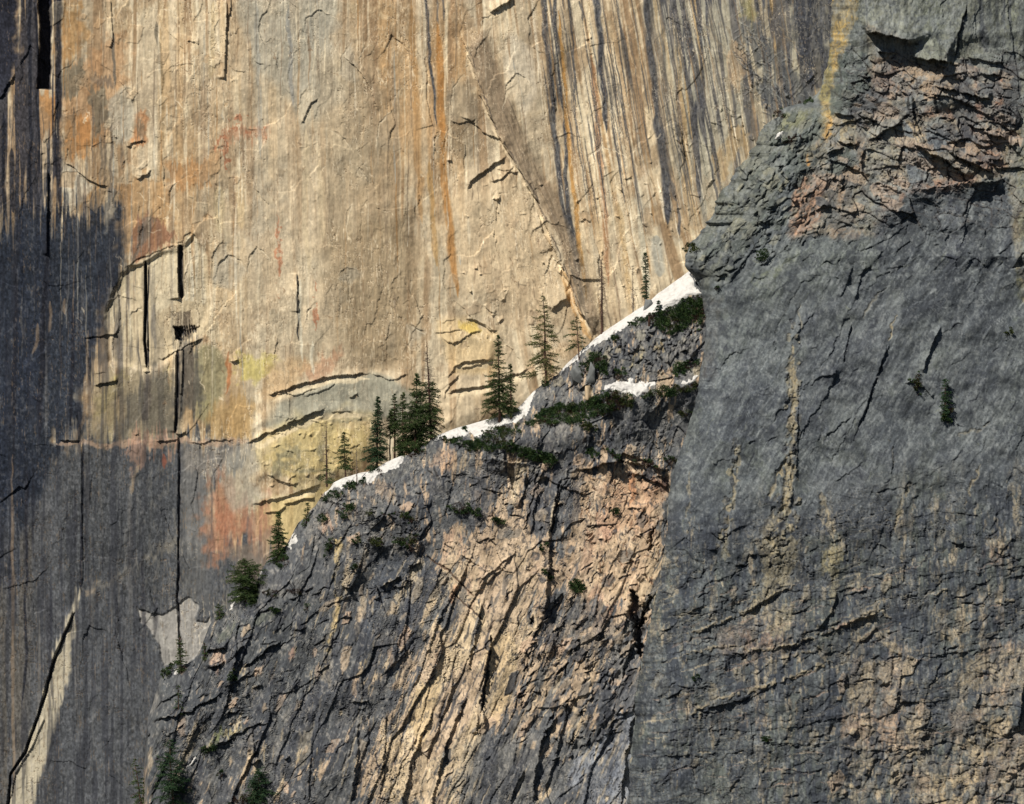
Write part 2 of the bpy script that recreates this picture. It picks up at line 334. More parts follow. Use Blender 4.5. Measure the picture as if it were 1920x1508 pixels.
poly(R, [(143, 1112), (152, 1118), (140, 1165), (136, 1215), (128, 1260), (110, 1340), (85, 1420), (62, 1508), (55, 1640), (-5, 1640), (16, 1500), (38, 1430), (72, 1340), (105, 1215), (128, 1150)], (190, 176, 149), 1.0, 3, 4, 18, 12, 4)
poly(R, [(158, 1108), (180, 1100), (178, 1112), (160, 1120)], (160, 142, 120), 0.8, 3, 3, 10)
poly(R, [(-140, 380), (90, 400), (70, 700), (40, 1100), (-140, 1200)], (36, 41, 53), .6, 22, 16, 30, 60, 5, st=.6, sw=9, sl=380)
poly(R, [(345, 834), (475, 830), (440, 870), (402, 905), (388, 960), (382, 1060), (348, 1010), (340, 900)], (138, 133, 125), .75, 16, 12, 20, 40, 5)
# salmon stain beside the ridge
poly(R, [(392, 885), (430, 895), (470, 950), (500, 940), (515, 970), (510, 1050), (500, 1075), (470, 1030), (440, 1010), (420, 1050), (385, 1030), (378, 960)], (166, 122, 96), 0.8, 14, 20, 20, 26, 6, st=.3, sw=5, sl=30)
poly(R, [(400, 930), (445, 940), (460, 990), (420, 1010), (395, 990)], (172, 112, 82), 0.45, 14, 20, 12, 18, 4, st=.5, sw=4, sl=24)
poly(R, [(430, 1030), (520, 990), (540, 1040), (500, 1080), (440, 1090)], (146, 126, 106), 0.6, 9, 12, 20)
# pale slotted plate and its surroundings
poly(R, [(233, 502), (345, 458), (352, 440), (366, 442), (384, 470), (394, 520), (396, 570), (420, 640), (372, 628), (322, 660), (282, 695), (215, 690), (198, 640), (198, 590), (212, 545)], (197, 177, 142), 0.85, 4, 4, 20, 6)
poly(R, [(275, 480), (335, 460), (335, 560), (280, 600)], (214, 196, 162), 0.75, 4, 2, 20, 0, st=.9, sw=5, sl=200)
poly(R, [(350, 445), (372, 450), (385, 480), (385, 570), (348, 565)], (218, 202, 170), 0.85, 3, 2, 20, 0, st=.9, sw=4, sl=200)
poly(R, [(225, 520), (262, 495), (262, 640), (222, 640), (205, 600)], (206, 188, 152), 0.6, 4, 4, 20, 0, st=.8, sw=5, sl=200)
poly(R, [(192, 640), (215, 600), (215, 690), (185, 725), (178, 700)], (170, 148, 118), 0.7, 8, 6, 16)
poly(R, [(165, 700), (285, 700), (330, 680), (340, 815), (150, 830), (170, 780)], (150, 134, 106), 0.75, 10, 10, 26, 20)
poly(R, [(240, 740), (285, 700), (330, 700), (330, 812), (235, 815)], (98, 92, 80), 0.75, 10, 12, 20, 30, 7)
poly(R, [(365, 660), (385, 645), (410, 650), (425, 690), (424, 720), (390, 800), (365, 780)], (156, 146, 110), 0.75, 6, 5, 20)
poly(R, [(335, 640), (362, 640), (375, 700), (380, 760), (335, 800), (328, 760)], (84, 80, 74), 0.75, 8, 8, 14, 26)
poly(R, [(380, 790), (440, 740), (480, 770), (470, 825), (400, 825)], (180, 146, 96), 0.7, 10, 8, 20, 12, 5)
poly(R, [(500, 690), (545, 670), (600, 680), (560, 720), (510, 750), (480, 740)], (190, 158, 116), 0.6, 10, 8, 20)
line(R, [(426, 660), (430, 700), (425, 740)], 4, (184, 110, 66), 0.6, 0.3, 3, 12)
poly(R, [(325, 588), (357, 582), (362, 612), (372, 615), (345, 640), (330, 630)], (92, 80, 66), 0.85, 2, 3, 8, 0, st=.5, sw=3, sl=60)
for i in range(9):
    line(R, [(328 + i * 4.6, 612 - i * 0.4), (331 + i * 4.6, 640 - i * 2.0)], 1.6, (28, 27, 30), 0.9, 0.2, 1, 9, -0.5)
poly(R, [(327, 612), (342, 615), (343, 640), (331, 636)], (22, 22, 26), 0.95, 1.5, 2, 6, h=-2.2, hs=1.5)
# contact rim under the dark stained belt
line(R, [(108, 832), (150, 830), (190, 838), (225, 832), (262, 828), (300, 832), (335, 826), (380, 832), (430, 828), (470, 826)], 5, (190, 158, 128), 0.75, 0.05, 5, 12)
poly(R, [(230, 835), (262, 828), (330, 832), (335, 850), (290, 850), (250, 900), (245, 850)], (178, 138, 112), 0.6, 5, 8, 12, 34, 4)
poly(R, [(340, 835), (420, 832), (470, 830), (430, 860), (400, 900), (350, 880)], (160, 148, 132), 0.6, 8, 6, 14, 24, 4)
poly(R, [(440, 840), (480, 845), (475, 900), (500, 930), (440, 960), (410, 900)], (168, 158, 138), 0.65, 8, 7, 20)
line(R, [(262, 870), (250, 900), (244, 930)], 3, (170, 146, 116), 0.7, 0.4, 3, 10)
line(R, [(308, 850), (309, 880)], 4, (170, 92, 66), 0.7, 0.4, 2, 10)
# navy streaks at the upper left, with the corner's blue-black shadow painted in
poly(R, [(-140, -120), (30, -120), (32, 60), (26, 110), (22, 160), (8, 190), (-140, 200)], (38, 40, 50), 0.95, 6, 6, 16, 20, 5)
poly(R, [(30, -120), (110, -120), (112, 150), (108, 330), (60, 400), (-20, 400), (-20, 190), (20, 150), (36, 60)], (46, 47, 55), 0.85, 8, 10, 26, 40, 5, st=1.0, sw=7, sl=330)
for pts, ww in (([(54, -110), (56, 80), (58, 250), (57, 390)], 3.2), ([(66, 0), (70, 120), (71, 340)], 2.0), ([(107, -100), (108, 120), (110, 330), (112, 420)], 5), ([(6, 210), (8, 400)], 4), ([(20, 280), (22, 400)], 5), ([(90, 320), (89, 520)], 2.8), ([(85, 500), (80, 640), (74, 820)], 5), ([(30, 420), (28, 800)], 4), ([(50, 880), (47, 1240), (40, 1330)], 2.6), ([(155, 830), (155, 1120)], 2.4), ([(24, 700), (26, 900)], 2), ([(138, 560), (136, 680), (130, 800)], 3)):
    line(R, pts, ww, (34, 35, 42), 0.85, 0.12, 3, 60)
for pts in ([(94, 565), (93, 600), (90, 625)], [(70, 605), (68, 640), (60, 665)], [(166, 620), (165, 700), (167, 760)], [(22, 850), (26, 1500)], [(160, 700), (155, 790), (140, 830)], [(122, 560), (121, 590)]):
    line(R, pts, 3, (156, 128, 98), 0.55, 0.2, 2, 30)
for i in range(46):
    r = random.Random(i * 7 + 3); x = r.uniform(-60, 330); y = r.uniform(400, 1250); L = r.uniform(60, 320)
    line(R, [(x, y), (x + r.uniform(-3, 3), y + L / 2), (x + r.uniform(-5, 5), y + L)], r.uniform(1, 5), (44, 44, 50) if r.random() < .6 else (118, 112, 104), r.uniform(.25, .55), 0.4, 2, 60)

# black and coloured water streaks
BK = (66, 67, 72)
for pts, ww, c, a in (
    ([(797, -100), (798, 10), (803, 80), (809, 130), (814, 180), (818, 240)], 2.6, BK, .9), ([(818, 0), (822, 50)], 2, BK, .6), ([(828, -60), (832, 42)], 2, BK, .6),
    ([(822, 40), (828, 200), (834, 330), (843, 430), (858, 560)], 7, (176, 122, 66), .7), ([(805, 300), (812, 420), (818, 500)], 5, (178, 138, 84), .6), ([(772, 0), (780, 200), (790, 420)], 6, (176, 132, 82), .5),
    ([(1014, -100), (1022, 60), (1032, 140), (1040, 240), (1048, 330), (1054, 380), (1070, 450), (1084, 510), (1098, 590)], 4.6, BK, .92),
    ([(1037, -100), (1040, 40), (1049, 150), (1060, 230), (1062, 270), (1060, 330), (1068, 400), (1082, 470), (1094, 505)], 3.6, BK, .9), ([(1030, -50), (1040, 130), (1048, 200)], 2, BK, .7),
    ([(1065, -40), (1074, 100), (1079, 210)], 1.8, BK, .7), ([(1086, 0), (1092, 40)], 2, BK, .6), ([(1048, 20), (1056, 140), (1070, 300), (1085, 440), (1100, 560)], 4, (184, 136, 76), .8),
    ([(1115, -100), (1118, 0), (1124, 60), (1129, 130), (1134, 190), (1138, 250)], 5.5, BK, .92), ([(1108, 100), (1122, 260), (1135, 420), (1142, 540)], 5, (158, 112, 78), .6), ([(1170, 0), (1176, 160), (1190, 300), (1196, 430)], 2, (140, 110, 80), .6),
    ([(1209, -100), (1212, 30), (1218, 90), (1228, 150), (1233, 225)], 6, BK, .9), ([(1228, 210), (1240, 260), (1246, 300), (1250, 360), (1252, 420)], 8, BK, .92), ([(1248, 320), (1262, 350), (1268, 380)], 5, BK, .7),
    ([(1238, -100), (1243, 60), (1250, 180), (1252, 230)], 3.5, BK, .8), ([(1263, -60), (1270, 80), (1276, 160)], 4, BK, .8), ([(1272, 370), (1276, 440)], 3, BK, .8), ([(1246, -60), (1252, 80)], 2.5, (180, 160, 130), .7),
    ([(1190, 320), (1204, 440), (1215, 560)], 6, (206, 196, 170), .6), ([(1230, 440), (1236, 520)], 10, (160, 158, 146), .6), ([(1085, 180), (1100, 320)], 5, (200, 184, 152), .5), ([(1160, 380), (1172, 480), (1182, 560)], 5, (200, 168, 120), .6),
    ([(1066, 480), (1090, 560), (1108, 615)], 3.2, (86, 78, 68), .8), ([(1080, 520), (1102, 600), (1112, 620)], 2.4, (96, 84, 70), .7), ([(1050, 500), (1080, 580), (1108, 640)], 6, (206, 156, 96), .6),
    ([(210, 60), (212, 120), (214, 160)], 2.4, (110, 102, 90), .8), ([(293, 40), (297, 80), (303, 150)], 3.5, (120, 110, 92), .7), ([(300, 50), (308, 300)], 3, (160, 134, 96), .5),
    ([(557, 512), (559, 600), (561, 640)], 1.5, (36, 34, 34), .95), ([(562, 520), (566, 680)], 2.5, (220, 208, 180), .7), ([(585, 640), (587, 700)], 3, (220, 208, 180), .7), ([(400, 0), (395, 150)], 6, (206, 180, 136), .6), ([(410, 350), (412, 440)], 9, (208, 186, 142), .55), ([(575, 240), (572, 420), (580, 520)], 5, (206, 184, 146), .5), ([(450, 340), (452, 430)], 7, (208, 180, 134), .5),
    ([(480, 0), (490, 300)], 4, (150, 146, 134), .5), ([(540, 10), (548, 200)], 4, (140, 136, 128), .6), ([(800, 480), (804, 640)], 6, (156, 128, 96), .5), ([(900, 420), (905, 520)], 12, (212, 184, 146), .45), ([(600, 300), (606, 460)], 6, (200, 178, 140), .4)):
    line(R, pts, ww, c, a, 0.14, 2.5, 30)
# grey curtain of the upper right
reg = [(1195, -120), (1600, -120), (1600, 240), (1480, 240), (1420, 280), (1370, 380), (1330, 420), (1300, 400), (1270, 300), (1250, 150)]
W = R.win(reg, 40); x, y = R.X[W], R.Y[W]; m = ss(-40, 40, polysd(x, y, reg))
sx = x - 0.10 * (y - 100) + 4 * fb(x / 30, y / 60, 401, 2)
q = fb(sx / 13, y / 210, 402, 3, rot=False); q2 = fb(sx / 5, y / 90, 403, 3, rot=False)
mixc(R.C[W], (150, 146, 130), m * 0.55)
mixc(R.C[W], (182, 150, 104), m * 0.75 * ss(0.55, 0.66, q2 * 0.4 + 0.6 * fb(sx / 18, y / 260, 405, 2, rot=False)) )
bias = 0.11 * ss(1260, 1480, x) - 0.16 * ss(180, 330, y)
mixc(R.C[W], (74, 74, 78), m * (.6 + .4 * fb(x / 24, y / 70, 409, 3)) * ss(0.49, 0.60, q * 0.7 + q2 * 0.3 + bias))
mixc(R.C[W], (176, 166, 142), m * 0.8 * ss(0.63, 0.72, fb(sx / 9, y / 130, 406, 3, rot=False)))
for p, c in (([(1475, -50), (1560, -50), (1556, 190), (1520, 170), (1490, 90)], (58, 60, 66)), ([(1405, 130), (1440, 150), (1530, 190), (1530, 230), (1470, 225), (1420, 190)], (70, 73, 78)),
             ([(1390, 20), (1420, 40), (1470, 110), (1530, 180), (1500, 190), (1440, 130), (1400, 90)], (82, 84, 86)), ([(1388, -20), (1410, -20), (1412, 60), (1396, 40)], (150, 138, 90)), ([(1368, 85), (1388, 80), (1400, 130), (1372, 180)], (184, 154, 118)), ([(1335, 300), (1375, 240), (1400, 250), (1350, 360)], (168, 142, 104))):
    poly(R, p, c, 0.75, 6, 9, 16, 10, st=.3, sw=5, sl=60)
for pts in ([(1380, 0), (1400, 60), (1430, 85)], [(1304, 30), (1340, 70), (1385, 140), (1440, 200), (1470, 215)], [(1430, 20), (1460, 50), (1500, 100), (1528, 130)], [(1350, 140), (1400, 200), (1440, 215)]):
    line(R, pts, 1.6, (150, 134, 110), 0.6, 0.1, 5, 12, brk=.1)
r = random.Random(515)
def leanat(x): return float(0.16 * ss(820, 1080, np.float32(x)) - 0.05 * ss(1300, 1500, np.float32(x)) + .04 * ss(1150, 1300, np.float32(x)))
for i in range(620):
    x = r.uniform(100, 1480); y = r.uniform(-100, 560); L = r.uniform(25, 230)
    if x > 700 and y + L > 640 - .2 * (x - 700) and r.random() < .5: L *= .4
    if 850 < x < 1060 and y > 200: L *= .3
    k_ = leanat(x); c = r.choice(((232, 214, 180), (224, 204, 168), (236, 220, 190), (150, 120, 88), (140, 116, 92), (168, 128, 84), (172, 166, 150), (124, 106, 86)))
    line(R, [(x, y), (x + k_ * L * .5 + r.gauss(0, 1), y + L * .5), (x + k_ * L + r.gauss(0, 2), y + L)], r.uniform(.6, 1.9) * (1.7 if r.random() < .2 else 1), c, r.uniform(.25, .7) * (.45 if 480 < x < 720 and y > 100 else 1), .45, 1.6, 40)
for i in range(170):    # fine black runs on the right half
    x = 1010 + 330 * r.random() ** .8; y = r.uniform(-100, 260); L = r.uniform(40, 200); k_ = leanat(x)
    line(R, [(x, y), (x + k_ * L * .5, y + L * .5), (x + k_ * L, y + L)], r.uniform(.7, 2.2), (78, 76, 76), r.uniform(.35, .8), .4, 1.6, 40)
for i in range(260):    # pale crumbly rims and flakes
    x = r.uniform(120, 1300); y = r.uniform(0, 760); A = r.gauss(1.3, .7); L = r.uniform(6, 26)
    if y > 620 - .3 * (x - 800) and x > 800: continue
    line(R, [(x, y), (x + L * .5 * math.cos(A) + r.gauss(0, 2), y + L * .5 * math.sin(A)), (x + L * math.cos(A), y + L * math.sin(A))], r.uniform(.6, 1.5), (234, 212, 176) if r.random() < .7 else (140, 112, 84), r.uniform(.3, .7), .4, 3, 8)
r = random.Random(5)
for i in range(130):
    x = r.uniform(1370, 1530); y = 60 + (x - 1370) * 0.75 + r.gauss(30, 32); L = r.uniform(8, 30); s_ = r.uniform(0.5, 1.4) * r.choice((1, 1, 1, -1))
    line(R, [(x, y), (x + L * 0.5, y + L * 0.5 * s_), (x + L, y + L * s_)], r.uniform(0.7, 1.5), (150, 148, 138) if r.random() < .6 else (50, 50, 56), 0.4, 0.3, 2, 8, 0.15)

r = random.Random(99)
for i in range(90):     # wispy run-offs of the dark band and the upper left corner
    x = r.uniform(-20, 235); y = r.uniform(150, 420); L = r.uniform(40, 200)
    line(R, [(x, y), (x + r.uniform(-2, 2), y + L / 2), (x + r.uniform(-3, 3), y + L)], r.uniform(.7, 3), (50, 52, 58) if x < 110 or y > 330 else (110, 98, 84), r.uniform(.3, .7), .5, 3, 30)
for i in range(120):
    x = r.uniform(0, 400); y = r.uniform(430, 1450); L = r.uniform(20, 150)
    if x > 180 and y < 850: continue
    line(R, [(x, y), (x + r.uniform(-2, 2), y + L / 2), (x + r.uniform(-3, 3), y + L)], r.uniform(.6, 2), r.choice(((120, 116, 110), (58, 59, 63), (46, 48, 54), (104, 98, 90))), r.uniform(.2, .5), .5, 2, 30)
RIB = [(880, 90), (905, 60), (950, 180), (1000, 300), (1060, 400), (1112, 560), (1126, 625), (1108, 622), (1066, 500), (1010, 372), (965, 300), (930, 235), (900, 160)]
poly(R, RIB, (156, 136, 110), .6, 7, 6, 40)
for i in range(60):
    t = r.random(); y = 90 + t * 440; x0_ = float(np.interp(y, [60, 160, 235, 300, 372, 500, 622], [884, 902, 932, 966, 1012, 1068, 1110])); x = x0_ + r.uniform(3, 50) * (1 - (y - 90) / 640)
    L = r.uniform(30, 110); line(R, [(x, y), (x + L * .22, y + L * .5), (x + L * .42, y + L)], r.uniform(.6, 1.8), r.choice(((132, 112, 88), (176, 154, 124), (164, 142, 112), (120, 104, 86))), r.uniform(.3, .7), .45, 1.5, 30)
line(R, [(872, 70), (898, 150), (930, 238), (962, 296), (1008, 372), (1045, 470), (1085, 572), (1112, 628)], 1.2, (70, 60, 54), .6, .1, 2.5, 16, brk=.2)
line(R, [(866, 72), (892, 152), (924, 240), (956, 300), (1002, 376), (1039, 474), (1079, 576), (1106, 630)], 2.6, (230, 206, 168), .6, .1, 3, 14, brk=.15)
poly(R, [(840, 165), (875, 155), (895, 195), (890, 232), (850, 230), (834, 215)], (132, 118, 98), .5, 8, 8, 16, 16, 4, st=.5, sw=4, sl=60)
# ---- relief of the wall
H = R.H
for p, h, hs_ in ((RIB, 1.0, 14), ([(500, 745), (560, 728), (640, 708), (697, 705), (760, 715), (800, 760), (760, 790), (640, 775), (560, 790), (480, 800)], 1.1, 16), ([(470, 835), (540, 800), (613, 772), (705, 775), (700, 850), (640, 895), (560, 910), (490, 890)], 1.4, 22), ([(835, 745), (920, 722), (1000, 700), (1000, 760), (900, 790), (830, 800)], 1.2, 18), ([(845, 690), (925, 680), (935, 630), (880, 622), (825, 632)], .9, 14),
    ([(225, 512), (345, 460), (366, 445), (384, 475), (396, 570), (372, 628), (282, 695), (205, 680), (200, 590)], -1.0, 6), ([(650, 110), (690, 150), (715, 230), (760, 330), (760, 620), (700, 690), (620, 690), (590, 560), (600, 300)], .8, 26), ([(870, 370), (960, 330), (1030, 440), (1090, 590), (1000, 600), (880, 540)], 1.0, 24)):
    poly(R, p, h=h, hs=hs_, rough=4, rs=30)
H += 2.2 * (b0 - 0.5) + .7 * (fb(X / 70, Y / 260, 30, 3) - 0.5) + 0.22 * (fb(S / 16, Y / 160, 31, 3, rot=False) - 0.5)
H += 0.14 * (b2 - 0.5) + 0.10 * (fb(X / 5.5, Y / 8, 33, 3) - 0.5) + 0.03 * (t3 - 0.5)
dx, dy, c1, c2, c3, e = cells((X + 14 * b1 * 2) / 62, (Y + 30 * b3) / 130, 3); H += 0.10 * c1 + dx * (c2 - .5) * .7 + dy * (c3 - 0.5) * .8
q = ss(0.55, 0.8, fb(X / 120, Y / 160, 35, 3)); dx, dy, c1, c2, c3, e = cells((X + 8 * b1) / 16, (Y + 10 * b2) / 26, 9); H += q * (0.07 * c1 + 0.3 * dx * (c2 - .5) + 0.3 * dy * (c3 - .5))

rg = ss(250, 380, X + .3 * (400 - Y).clip(0, 400))
m = thin(S / 7, Y / 90, 81, .03) * ss(.45, .6, b1); mixc(R.C, (132, 108, 82), .5 * m); m = thin(S / 7, Y / 90, 81, .035, c=.56) * ss(.4, .6, b3); mixc(R.C, (236, 216, 182), .55 * m * rg)
m = thin(X / 30, Y / 34, 82, .012, 5) * ss(.5, .65, b3); mixc(R.C, (120, 96, 72), .55 * m); H -= .22 * m; m = thin(X / 30, Y / 34, 82, .012, 5, c=.515) * ss(.5, .65, b3); mixc(R.C, (240, 220, 186), .5 * m * rg)
m = thin(X / 12, Y / 20, 83, .03, 4) * ss(.52, .66, b0); mixc(R.C, (228, 206, 170), .45 * m * rg); H += .08 * m
sdw = X - 1340
# roofs, flakes, slots
for p_ in ([(470, 846), (510, 824), (548, 806), (586, 789), (616, 780), (660, 779), (704, 780)], [(505, 752), (545, 739), (582, 727), (612, 719), (642, 714), (695, 711)], [(838, 750), (870, 739), (915, 731), (950, 718), (992, 702)], [(855, 692), (880, 686), (925, 681)], [(500, 938), (560, 931), (606, 916)]):
    line(R, p_, 4.5, (222, 200, 162), .6, .15, 3, 16)  # cream painted along the bulge tops as if they caught the sun
LG = [([(225, 508), (262, 486), (300, 468), (340, 452), (345, 441), (357, 436), (367, 441), (376, 456), (384, 472)], .5, 40), ([(198, 600), (205, 560), (225, 520), (236, 500)], 0.3, 30),
      ([(500, 742), (540, 728), (580, 716), (610, 708), (640, 703), (697, 700)], 1.7, 45), ([(697, 700), (715, 707), (730, 712), (750, 708), (767, 700)], 0.9, 30), ([(500, 738), (560, 740), (600, 724)], .7, 16), ([(570, 745), (600, 735), (630, 718)], .7, 14), ([(655, 744), (673, 738)], .9, 12),
      ([(462, 833), (500, 812), (540, 794), (580, 778), (613, 766)], 1.9, 40), ([(613, 766), (622, 774), (660, 770)], .5, 20),
      ([(108, 826), (150, 826)], 1.0, 24), ([(250, 815), (262, 812)], .7, 12), ([(290, 826), (312, 828), (333, 823)], .9, 16), ([(326, 812), (340, 815), (352, 810)], 1.1, 16), ([(352, 832), (380, 830), (405, 824), (418, 828), (440, 823)], .6, 16), ([(60, 836), (110, 836)], .3, 10),
      ([(176, 724), (203, 716), (220, 712)], 1.4, 20), ([(295, 675), (320, 664), (352, 646), (380, 632)], 1.0, 26), ([(430, 678), (448, 676)], 1.4, 14), ([(270, 702), (282, 694)], 1.2, 14), ([(180, 700), (200, 700)], .5, 12),
      ([(836, 740), (846, 733), (870, 728), (895, 725), (915, 720), (950, 707), (975, 700), (995, 692)], 1.9, 55), ([(855, 684), (875, 679), (900, 677), (925, 673)], 1.4, 30), ([(864, 691), (880, 687), (905, 683)], .8, 14), ([(833, 748), (838, 732), (845, 718), (862, 702)], .9, 20), ([(842, 710), (850, 692), (860, 685)], .8, 20),
      ([(1033, 585), (1040, 575), (1050, 565), (1058, 561), (1068, 560)], 2.0, 40), ([(872, 600), (885, 596), (897, 605), (915, 618), (934, 620)], 1.0, 24), ([(815, 624), (830, 622), (850, 621), (870, 617)], .8, 20), ([(825, 630), (850, 645), (865, 638), (885, 625), (905, 620)], .9, 22), ([(828, 606), (840, 601), (855, 599)], .4, 16), ([(905, 575), (920, 587), (928, 587)], .8, 16),
      ([(877, 358), (885, 340), (900, 325), (920, 313), (935, 302), (952, 293)], 1.5, 30), ([(918, 342), (940, 334), (957, 322), (973, 321)], 1.1, 20), ([(932, 316), (945, 320), (965, 312)], .7, 12), ([(918, 25), (935, 12), (948, 4), (965, -6)], 2.0, 30), ([(837, 302), (846, 300)], 1.0, 12), ([(843, 226), (860, 232), (880, 228), (895, 222)], .6, 20),
      ([(178, 500), (203, 548), (188, 560)], .2, 10), ([(120, 304), (140, 314), (160, 332), (182, 347), (207, 348)], 1.0, 24), ([(255, 338), (270, 330), (283, 322)], .9, 14), ([(236, 276), (252, 270), (274, 264)], .9, 16), ([(348, 78), (373, 80)], .7, 14), ([(220, 152), (232, 158), (240, 175), (248, 195)], .8, 20), ([(0, 190), (8, 170), (20, 150), (30, 138)], 1.2, 20),
      ([(292, 25), (306, 40), (316, 62), (335, 82), (348, 100), (360, 120)], .5, 16), ([(565, 235), (575, 215), (583, 195), (598, 182)], .8, 20), ([(640, 108), (655, 113), (672, 130), (690, 155), (700, 180), (710, 215)], .9, 30), ([(468, 340), (480, 355), (495, 378), (508, 386)], .5, 14), ([(462, 80), (468, 100), (480, 115), (497, 122)], .5, 16), ([(500, 888), (520, 900), (545, 910), (560, 905)], .9, 20), ([(610, 840), (630, 852), (655, 840), (675, 830)], .5, 16), ([(300, 1160), (309, 1175)], .3, 8),
      ([(470, 945), (520, 935), (560, 925), (600, 908)], 1.2, 26), ([(493, 965), (520, 958), (540, 950)], 1.0, 16), ([(530, 945), (560, 938), (590, 935)], 1.2, 16), ([(1050, 512), (1056, 505), (1057, 498)], 1.2, 14), ([(1170, 335), (1185, 330)], .7, 10), ([(1088, 420), (1096, 412), (1106, 418)], .8, 12), ([(1098, 78), (1112, 70)], .6, 10), ([(850, 560), (890, 600), (930, 625), (965, 660), (985, 690)], .5, 30), ([(0, 1105), (60, 1090), (95, 1060)], .5, 14)]
for pts, h, w_ in LG: ledge(R, pts, h * .62, w_, 2.5, 14)
# long flaked edge running down to the right
ledge(R, [(860, 60), (888, 130), (905, 190), (925, 230), (945, 275), (962, 300), (985, 340), (1008, 375), (1025, 430), (1045, 480), (1060, 520), (1085, 575), (1112, 628)], 1.5, 90, 3, 20, 0.05)
ledge(R, [(862, 215), (890, 228), (905, 250), (935, 262), (950, 280)], 0.7, 22, 3, 12)
ledge(R, [(1008, 395), (1020, 440), (1036, 470)], -0.7, 20, 3, 12)
# vertical corners: the rock left of the line stands out and throws a dark strip on its right
def corner(F, pts, h, w, g=0, rough=1.0, taper=0.03): ledge(F, pts[::-1], h, w, rough, 30, taper)   # walked upwards, its left is the left
for pts, h, w_ in (([(333, 457), (333, 520), (335, 562)], 1.2, 26), ([(270, 488), (271, 560), (269, 640), (274, 690)], .7, 24), ([(278, 600), (277, 690)], .8, 5), ([(333, 815), (334, 900), (333, 1000), (331, 1120), (335, 1230)], .5, 30), ([(330, 655), (329, 740), (327, 812)], .6, 20), ([(343, 650), (340, 740)], .6, 8), ([(557, 512), (559, 585)], .7, 20),
                   ([(88, 318), (88, 480)], .9, 16), ([(426, 0), (424, 60), (420, 150)], 1.0, 22), ([(433, -20), (431, 30)], .8, 6), ([(207, 0), (212, 70), (206, 90)], .5, 14), ([(137, 1145), (118, 1190), (98, 1240), (82, 1300), (68, 1345), (45, 1410), (18, 1450), (12, 1520)], .9, 40), ([(84, 1345), (60, 1400), (30, 1450), (18, 1500)], .5, 14), ([(153, 835), (155, 1100)], .4, 20), ([(610, 850), (603, 925)], 0.0, 10)):
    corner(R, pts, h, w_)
line(R, [(338, 459), (339, 520), (341, 560)], 4.6, (30, 29, 32), .85, 0.05, 0.5, 30, -.8)  # shade of the corner also painted near-black along its right side
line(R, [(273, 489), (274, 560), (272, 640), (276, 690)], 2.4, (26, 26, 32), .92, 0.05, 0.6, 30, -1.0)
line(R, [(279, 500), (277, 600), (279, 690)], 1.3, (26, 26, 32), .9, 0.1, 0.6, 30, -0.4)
line(R, [(337, 815), (337, 900), (336, 1000), (334, 1120), (338, 1240)], 1.7, (34, 34, 40), .85, 0.03, 1.6, 20, -0.3)  # long corner's shade painted in as a thin dark strip
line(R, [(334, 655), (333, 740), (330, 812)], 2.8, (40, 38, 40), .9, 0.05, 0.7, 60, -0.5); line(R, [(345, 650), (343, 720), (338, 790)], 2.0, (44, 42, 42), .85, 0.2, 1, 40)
poly(R, [(72, -130), (97, -130), (98, 60), (95, 168), (71, 168), (74, 90)], (30, 31, 40), .9, 2, 2, 20, h=-4.0, hs=1.5)  # recess coloured near-black, painting in the shadow inside it
poly(R, [(270, 703), (283, 700), (280, 790), (268, 790)], (96, 86, 76), .7, 3, 3, 20)
line(R, [(140, 1148), (121, 1192), (101, 1242), (85, 1302), (71, 1347), (48, 1412), (21, 1452), (15, 1520)], 2.0, (28, 28, 32), .9, 0.03, 1.5, 20, -0.4)
for pts in ([(555, 605), (545, 640), (542, 670)],): line(R, pts, 1, (120, 100, 80), .5)
area = [(380, 0), (1250, 0), (1250, 420), (1060, 620), (800, 700), (420, 680)]
cracks(R, 60, area, 70, 40, 11, 0.14, 3, 7); cracks(R, 60, [(820, 350), (1250, 300), (1200, 540), (1100, 600), (900, 650)], 45, 30, 8, 0.45, 4, 6)
cracks(R, 70, [(0, 200), (380, 0), (500, 300), (380, 420), (0, 420)], -40, 40, 18, 0.16, 6, 9)
cracks(R, 60, [(500, 780), (700, 780), (620, 900), (480, 920)], 20, 40, 14, 0.3, 7, 7)
cracks(R, 90, [(0, 850), (450, 850), (330, 1500), (0, 1500)], 30, 60, 16, 0.12, 8, 8)
cracks(R, 80, [(1240, 250), (1500, 100), (1540, 200), (1400, 300), (1300, 470), (1230, 480)], 110, 25, 18, 0.4, 9, 6)
r = random.Random(404)
for i in range(46):     # shells that have peeled away, each with an arched rim
    x = r.uniform(150, 1230); y = r.uniform(20, 700); w2 = r.uniform(14, 48); h2 = r.uniform(18, 75)
    if y > 620 - .35 * (x - 760) and x > 760: continue
    q = [(x - w2, y + h2), (x - w2 * .85, y + h2 * .3), (x - w2 * .2, y - h2 * .1), (x + w2 * .5, y + h2 * .12), (x + w2, y + h2 * r.uniform(.3, .9))]
    if r.random() < .4: q = q[:3]
    elif r.random() < .4: q = q[2:]
    ledge(R, q, r.uniform(.15, .42), r.uniform(8, 26), 3, 14, .35)
    if r.random() < .6: line(R, [(a_ + 1, b_ + 3) for a_, b_ in q], 1.1, (234, 214, 180), .6, .3, 3, 14)
    if r.random() < .5: poly(R, q + [(x, y + h2 * 1.2)], r.choice(((206, 186, 152), (176, 158, 130), (214, 192, 156), (170, 160, 140))), .4, 5, 4, 14)
chips(R, 60, [(820, 380), (1000, 330), (1090, 590), (900, 700), (820, 700)], ((222, 198, 160), (190, 164, 130), (170, 146, 116)), 6, .12, 71, 70, 1.6, (.2, .5))
chips(R, 70, [(100, 20), (420, 20), (500, 300), (360, 440), (120, 380)], ((206, 186, 152), (186, 150, 108), (150, 128, 100)), 8, .15, 72, 60, 1.8, (.2, .5))
